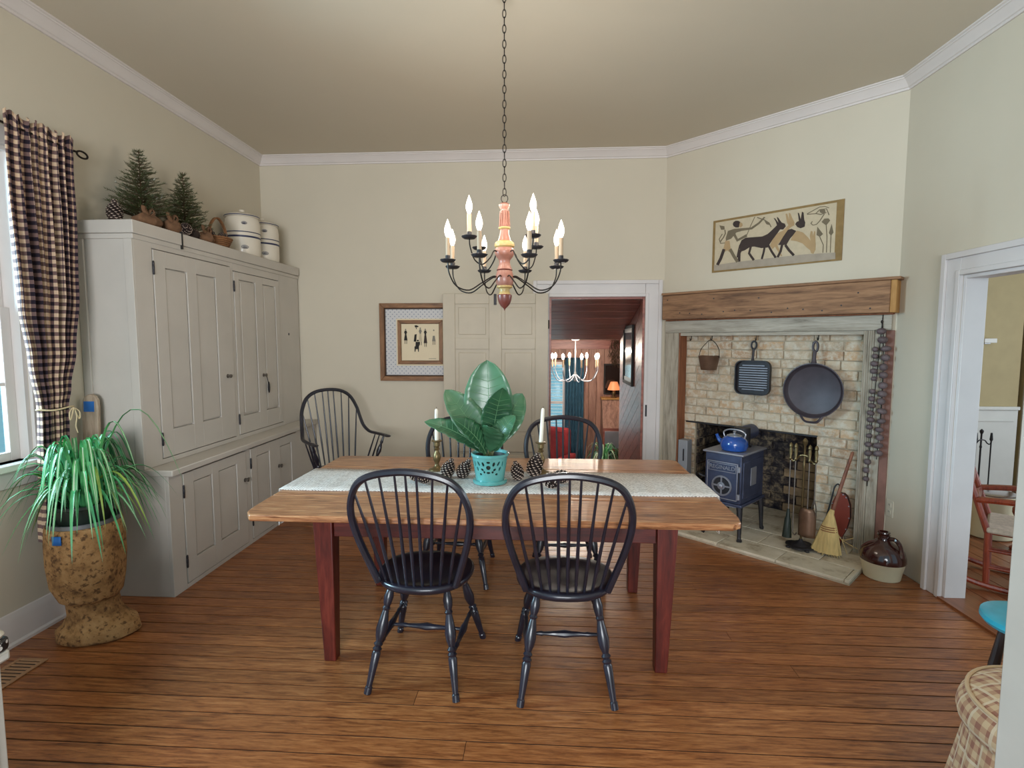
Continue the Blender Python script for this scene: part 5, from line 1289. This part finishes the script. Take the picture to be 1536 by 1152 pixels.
# ------------------------------------------------------------------ jug, outlet
jg = thing('stoneware_jug', 'brown glazed stoneware jug with cream base on floor by doorway', 'jug', (2.235, 3.50, 0))
MB().lathe([(.10,0),(.104,.003),(.112,.05),(.124,.105),(.128,.115)], 36).build('jug_base', M['clay'], jg)
MB().lathe([(.1285,.1145),(.131,.12),(.130,.145),(.118,.185),(.09,.215),(.055,.235),(.034,.25),(.030,.262),(.030,.272),(.037,.276),(.037,.284),(.030,.287),(.030,.292),(.036,.296),(.034,.303),(.024,.304),(.022,.28)], 36).build('jug_body', M['glaze'], jg)
MB().tube(catmull([(.02,-.028,.262),(.035,-.06,.268),(.048,-.088,.24),(.052,-.098,.20),(.050,-.105,.165)], 5), [.014]*10+[.013,.012,.012,.012,.013,.015,.018,.02,.02,.021,.02][:11], 8).build('jug_handle', M['glaze'], jg)
ot = thing('wall_outlet', 'cream electrical outlet plate on right wall above jug', 'outlet', (XR, 3.725, .39), -PI/2)
bx('outlet_plate', M['plate'], -.037, .037, -.006, -.0003, -.058, .058, ot, .002)
for zz in (-.024, .024):
    bx('socket', M['plate'], -.017, .017, -.0085, -.0055, zz-.016, zz+.016, ot, .003)
    for e in (-.006, .006): bx('slot', M['ink'], e-.0015, e+.0015, -.0088, -.008, zz-.004, zz+.007, ot, 0)

# ------------------------------------------------------------------ foreground left: register, white cabinet, dish
vn = thing('floor_register', 'tan slotted metal floor register beside baseboard', 'floor vent', (-2.475, 2.165, .0008))
frame_rect_pts = [(-.075,-.15),(.075,-.15),(.075,.145),(-.075,.145)]
for x0, x1, y0, y1 in ((-.075,-.055,-.15,.145),(.055,.075,-.15,.145),(-.0545,.0545,-.15,-.13),(-.0545,.0545,.125,.145)): bx('register_frame', M['vent'], x0, x1, y0, y1, 0, .006, vn, .002)
for k in range(11): bx('louvre', M['vent'], -.0545, .0545, -.127+k*.0232, -.127+k*.0232+.013, .0005, .0045, vn, .001)
bx('register_shade_sheet', M['iron'], -.0545, .0545, -.13, .125, 0, .0004, vn, 0)  # dark sheet standing in for the shade of the duct under the louvres
wc = thing('white_cabinet', 'white painted cabinet beside floor register', 'cabinet', (-1.66, .86, 0))
bx('cabinet_body', M['white'], -.26, .26, -.36, .36, 0, .72, wc, .004)
bx('cabinet_top', M['white'], -.275, .275, -.375, .375, .7205, .75, wc, .008)
for a, b in ((-.33,-.02),(.02,.33)): bx('side_panel', M['white'], .2595, .266, a, b, .08, .66, wc, .005)
ds = thing('seat_cushion', 'white cushion with black patterned border on white cabinet', 'cushion', (-1.645, .925, .7505))
cpo = [(.262*a, .315*b) for a, b in ((-1,-1),(1,-1),(1,.93),(.99,.965),(.965,.99),(.93,1),(-1,1))]
MB().prism(cpo, 0, .032, lambda a,b,d:(a,b,d)).build('cushion_border', M['blackpat'], ds, bev=.006)
MB().prism([(a*.985, b*.985) for a, b in cpo], .0325, .052, lambda a,b,d:(a,b,d)).build('cushion_top', M['stone'], ds, bev=.012)

# ------------------------------------------------------------------ foreground right: plaid stool and turquoise stool
tf = thing('plaid_stool', 'round plaid upholstered stool with piping and gathered skirt', 'stool', (1.50, 1.50, 0))
R = .235
def cush(a, b):
    q = 2*PI*a; pr_ = [(.002,.52),(.10,.522),(.18,.512),(.222,.492),(.245,.46),(.252,.43),(.245,.40),(.225,.385)]
    i = b*(len(pr_)-1); k = min(int(i), len(pr_)-2); t = i-k; r = pr_[k][0]*(1-t)+pr_[k+1][0]*t; z = pr_[k][1]*(1-t)+pr_[k+1][1]*t
    return Vector((r*math.cos(q), r*math.sin(q), z))
def cuv(a, b):
    p = cush(a, b)
    return (p.x*1.3+.5, p.y*1.3+.5) if b < .45 else (a*1.9, p.z*1.5)
m = MB(); m.grid(lambda a, b: cush(a, b*.45), 64, 10, lambda a, b: (cush(a, b*.45).x*1.3+.5, cush(a, b*.45).y*1.3+.5)); m.build('cushion_top', M['plaid'], tf, sharp=80)
m = MB(); m.grid(lambda a, b: cush(a, .45+.55*b), 64, 10, lambda a, b: (a*1.9, cush(a, .45+.55*b).z*1.3)); m.build('cushion_side', M['plaid'], tf, sharp=80)
pc_ = cush(0, .45); MB().tube([((pc_.x+.002)*math.cos(q), (pc_.x+.002)*math.sin(q), pc_.z+.003) for q in [2*PI*i/48 for i in range(48)]], .006, 6, True).build('piping', M['plaid'], tf)
m = MB(); m.grid(lambda a, b: Vector(((.225+.055*b+.012*b*math.sin(2*PI*a*26))*math.cos(2*PI*a), (.225+.055*b+.012*b*math.sin(2*PI*a*26))*math.sin(2*PI*a), .39-.36*b)), 208, 8, lambda a, b: (a*2.2, b*.4)); m.build('skirt', M['plaid'], tf, thick=.003, sharp=80)
MB().lathe([(.19,.0),(.19,.385)], 20).build('stool_core', M['darkwood'], tf)
tq = thing('turquoise_stool', 'wooden stool with turquoise painted round seat beside right doorway', 'stool', (1.75, 1.905, 0)); tq.scale = (.87,.87,.94)
MB().lathe([(.12,.555),(.16,.560),(.172,.575),(.170,.592),(.155,.598),(.10,.594),(0,.592)], 36).build('seat', M['turq'], tq)
MB().lathe([(.10,.535),(.125,.545),(.15,.556),(.12,.5545)], 30).build('seat_underside', M['handle'], tq)
for k in range(4):
    a = PI/4+k*PI/2+.25; MB().turn((.09*math.cos(a),.09*math.sin(a),.545), (.165*math.cos(a),.165*math.sin(a),0), [(0,.014),(.3,.020),(.5,.014),(.55,.018),(1,.012)], 10).build('leg', M['darkwood'], tq)
for k in range(4):
    a, b = PI/4+k*PI/2+.25, PI/4+(k+1)*PI/2+.25; r = .14; MB().turn((r*math.cos(a),r*math.sin(a),.19),(r*math.cos(b),r*math.sin(b),.19), [(0,.008),(.5,.011),(1,.008)], 8).build('stretcher', M['handle'], tq)

# ------------------------------------------------------------------ side room
rk = thing('rocking_chair', 'red brown wooden rocking chair with woven seat in side room', 'rocking chair', (3.02, 3.40, 0), math.radians(-130)); rk.scale = (.85,.85,.9)
for s in (-1, 1):
    MB().tube(catmull([(s*.24,-.48,.10),(s*.24,-.25,.035),(s*.24,0,.021),(s*.24,.22,.032),(s*.24,.40,.075)], 6), .02, 8, flat=.8).build('rocker', M['brownwood'], rk)
    MB().turn((s*.24,.19,.04), (s*.25,.21,.62), [(0,.02),(.3,.024),(.65,.02),(1,.02)], 10).build('leg', M['brownwood'], rk)
    MB().turn((s*.23,-.19,.045), (s*.22,-.20,.42), [(0,.02),(.5,.022),(1,.02)], 10).build('leg', M['brownwood'], rk)
    MB().turn((s*.22,-.20,.40), (s*.23,-.42,1.05), [(0,.022),(.8,.018),(1,.014)], 10).build('back_post', M['brownwood'], rk)
    MB().tube(catmull([(s*.225,-.27,.62),(s*.26,-.05,.64),(s*.265,.22,.635),(s*.26,.27,.625)], 5), .022, 8, flat=1.5).build('arm', M['brownwood'], rk)
    for zz in (.16,.28): MB().turn((s*.235,-.19,zz), (s*.245,.195,zz+.01), [(0,.010),(.5,.013),(1,.010)], 8).build('stretcher', M['brownwood'], rk)
for zz, yy in ((.18,.195),(.30,.20),(.22,-.19)): MB().turn((-.24,yy,zz), (.24,yy,zz), [(0,.010),(.5,.013),(1,.010)], 8).build('stretcher', M['brownwood'], rk)
bx('seat', M['rush'], -.25, .25, -.21, .23, .40, .44, rk, .015)
for k in range(4):
    zz = .60+k*.13; yb_ = -.20-(zz-.40)*.34; MB().prism([(-.215,zz-.035),(.215,zz-.035),(.215,zz+.03),(0,zz+.05),(-.215,zz+.03)], 0, .014, lambda a,b,d:(a, yb_+d-.02*(1-(a/.215)**2), b)).build('back_slat', M['brownwood'], rk, bev=.003)
ck = thing('stoneware_crock', 'large cream stoneware crock with brown rim in side room', 'crock', (3.56, 4.32, 0)); ck.scale = (.75,.75,1.0)
MB().lathe([(.19,0),(.205,.01),(.215,.15),(.215,.30),(.225,.31),(.225,.345),(.21,.35),(.195,.34),(.19,.30),(.185,.05)], 36).build('crock_body', M['clay'], ck)
MB().lathe([(.190,.335),(.20,.348),(.212,.352),(.222,.347),(.215,.3515),(.2,.353)], 36).build('brown_rim', M['glaze'], ck)
ms = thing('wooden_pestle', 'turned brown wooden handle standing beside the cream crock', 'wooden handle', (3.52, 4.02, 0)); ms.scale = (.8,.8,.8)
MB().lathe([(.05,0),(.055,.02),(.03,.04),(.025,.20),(.045,.23),(.03,.26),(.028,.30),(.05,.35),(.05,.39),(.03,.42),(.0,.425)], 16).build('handle_body', M['brownwood'], ms)
s2 = stand_of('black_tool_stand', 'black fire tool stand against white wainscot in side room', (4.30, 5.38, .0), 0, .98)
for ch_ in s2.children:
    if ch_.data: ch_.data = ch_.data.copy(); ch_.data.materials.clear(); ch_.data.materials.append(M['iron'])
for k, (dx, lab) in enumerate(((-.07,'black poker hanging from the side room tool stand'),(.07,'black tongs hanging from the side room tool stand'))):
    t = thing('fire_iron', lab, 'fire tool', (4.30+dx, 5.35, .0), 0, 'side room fire irons'); t.scale = (1,1,.76)
    MB().turn((0,0,.12), (0,0,.86), [(0,.012),(.1,.006),(.85,.006),(.88,.014),(1,.008)], 8).build('iron_shaft', M['iron'], t)
br_ = thing('wall_bracket', 'small white bracket on tan side room wall', 'bracket', (4.46, 5.60, 1.55))
bx('bracket_plate', M['white'], -.06, .06, -.05, -.0005, -.022, .022, br_, .003)
bx('bracket_mount', M['metal'], -.03, .03, -.012, -.0003, -.034, -.0225, br_, .002)

# ------------------------------------------------------------------ family room
mr = thing('passage_picture', 'narrow black framed picture under glass on slanting plank wall', 'picture', (PX, 5.97, 1.40), -PI/2)
frame_rect(-.32, .30, -.34, .32, .035, -.025, -.0005, M['ink'], M['ink'], mr, 'frame_side')
bx('picture_glass', M['darkglass'], -.285, .265, -.012, -.001, -.305, .285, mr, 0)
bx('picture_mat', M['white'], -.285, .265, -.014, -.0125, .24, .285, mr, 0); bx('picture_mat', M['white'], -.285, .265, -.014, -.0125, -.305, -.26, mr, 0)
fc = thing('family_chandelier', 'pale wire chandelier with lit bulbs in family room beyond doorway', 'chandelier', (.47, 7.8, .95))
MB().turn((0,0,.0), (0,0,.62), [(0,.02),(.1,.035),(.2,.02),(.25,.012),(1,.008)], 10).build('stem', M['metal'], fc)
MB().lathe([(.10,.65),(.10,.635),(.03,.60)], 16).build('canopy', M['white'], fc)
for k in range(8):
    a = 2*PI*k/8+.2; c, s_ = math.cos(a), math.sin(a)
    ar = MB().tube(catmull([(0,0,.12),(.12*c,.12*s_,.02),(.26*c,.26*s_,.02),(.34*c,.34*s_,.14),(.345*c,.345*s_,.22)], 5), .007, 6).build('arm', M['silver'], fc)
    MB().lathe([(.012,0),(.02,.02),(.026,.045),(.018,.07),(.002,.09)], 10, (.345*c,.345*s_,.33)).build('bulb', M['bulb'], fc)
    MB().lathe([(.012,0),(.012,.11)], 8, (.345*c,.345*s_,.22)).build('candle_sleeve', M['sleeve'], fc)
    l = bpy.data.lights.new('family_bulb_light', 'POINT'); l.energy = 7.5; l.color = (1,.88,.74); l.shadow_soft_size = .02
    lo = bpy.data.objects.new('family_bulb_light', l); C.objects.link(lo); lo.location = (.47+.345*c, 7.8+.345*s_, .95+.45)
cu2 = thing('family_curtain', 'long teal curtain beside family room window', 'curtain', (.555, 9.40, FRF))
m = MB(); m.grid(lambda a, b: Vector((-.165+.33*a, .03*math.sin(a*2*PI*6), 2.15-2.13*b)), 60, 4); m.build('fabric', M['bluecurtain'], cu2, thick=.004, sharp=80)
MB().tube([(-.9,0,2.13),(.2,0,2.13)], .012, 8).build('rod', M['ink'], cu2)
sd = thing('secretary_desk', 'brown slant top desk below mirror against panelled wall', 'desk', (1.33, 9.26, FRF))
bx('desk_body', M['planks'], -.30, .30, -.22, .22, .55, .95, sd, .005)
MB().prism([(-.22,.95),(.22,.95),(.22,1.42),(-.02,1.42)], -.30, .30, lambda a,b,d:(d,a,b)).build('slant_front', M['panels'], sd, bev=.004)
bx('desk_top', M['beam_end'], -.31, .31, -.04, .225, 1.4205, 1.45, sd, .004)
for sx in (-.26,.26):
    for sy in (-.18,.18): MB().turn((sx,sy,.55), (sx,sy,0), [(0,.03),(.7,.02),(1,.025)], 8).build('leg', M['planks'], sd)
bx('drawer', M['silver'], -.27, .27, -.232, -.219, .60, .90, sd, .004)
lp = thing('table_lamp', 'small brass lamp with lit orange shade on desk', 'lamp', (1.24, 9.30, FRF+1.4505))
MB().lathe([(.05,0),(.05,.012),(.02,.03),(.035,.08),(.03,.11),(.012,.13),(.01,.16)], 16).build('lamp_base', M['brass'], lp)
MB().lathe([(.115,.14),(.06,.28)], 24).build('lamp_shade', M['shade'], lp)
wm = thing('wall_mirror', 'dark framed mirror above the desk', 'mirror', (1.28, 9.50, .84))
frame_rect(-.20, .20, -.25, .30, .03, -.03, -.0005, M['ink'], M['ink'], wm, 'frame_side'); bx('mirror_glass', M['mirror'], -.17, .17, -.012, -.001, -.22, .27, wm, 0)
sw = thing('dried_swag', 'dark dried flower swag hanging high on panelled wall', 'swag', (1.27, 9.46, 1.16)); m = MB(); rw = random.Random(8)
for k in range(160):
    z = rw.uniform(-.02,.40); w_ = .10*(1-abs(z-.22)/.28)+.02; a = rw.uniform(0,2*PI); c0 = Vector((rw.uniform(-w_,w_), -.02+rw.uniform(-.03,.03), z)); e = c0+Vector((rw.uniform(-.05,.05), rw.uniform(-.03,.01), -rw.uniform(.03,.09)))
    m.tube([c0, e], [.006,.002], 4)
m.build('dried_stems', M['bark'], sw)
MB().turn((0,0,.40),(0,.04,.42),[(0,.006),(1,.006)],6).build('hanging_nail', M['iron'], sw)
rc = thing('red_armchair', 'red upholstered armchair on teal carpet beneath family room window', 'armchair', (-.02, 8.45, FRF), math.radians(150))
bx('seat', M['redchair'], -.33, .33, -.30, .36, .18, .44, rc, .04); bx('backrest', M['redchair'], -.34, .34, -.42, -.26, .18, 1.02, rc, .06)
for s in (-1, 1):
    bx('arm', M['redchair'], s*.40-.075, s*.40+.075, -.38, .34, .18, .62, rc, .05)
    for yy in (-.34,.30): MB().turn((s*.34,yy,.19), (s*.36,yy,0), [(0,.025),(1,.016)], 8).build('leg', M['darkwood'], rc)
bx('seat_cushion', M['stripe'], -.31, .31, -.24, .37, .4405, .50, rc, .025)
fp_ = thing('floor_plant', 'trailing green spider plant on wooden stand before the desk', 'plant', (.90, 7.75, FRF))
for k in range(3): MB().turn((.07*math.cos(2.1*k),.07*math.sin(2.1*k),.50), (.14*math.cos(2.1*k),.14*math.sin(2.1*k),0), [(0,.014),(1,.010)], 8).build('stand_leg', M['darkwood'], fp_)
MB().lathe([(.13,.50),(.14,.505),(.14,.52),(.13,.525)], 20).build('stand_top', M['darkwood'], fp_)
MB().lathe([(.08,.525),(.10,.66),(.11,.68),(.095,.68),(.09,.65)], 20).build('plant_pot', M['clay'], fp_)
MB().turn((0,0,.53),(0,0,.70),[(0,.02),(1,.02)],6).build('stem', M['stem'], fp_)
rs = random.Random(77); sp_old = sp; sp = fp_
for k in range(46):
    q = rs.uniform(0, 2*PI); d = Vector((math.cos(q), math.sin(q), 0)); s_ = Vector((-math.sin(q), math.cos(q), 0)); L = rs.uniform(.2,.36); ri = rs.uniform(.15,.34); dr_ = rs.uniform(.1,.4)
    MB().grid(lambda a, b: d*L*a+s_*((b-.5)*.028*(1-a)**.5)+Vector((0,0,.66+ri*math.sin(PI*a*.85)-dr_*a**2.2)), 8, 1).build('leaf', M['spider'] if k % 3 else M['stripe'], fp_, fix=False, sharp=80)
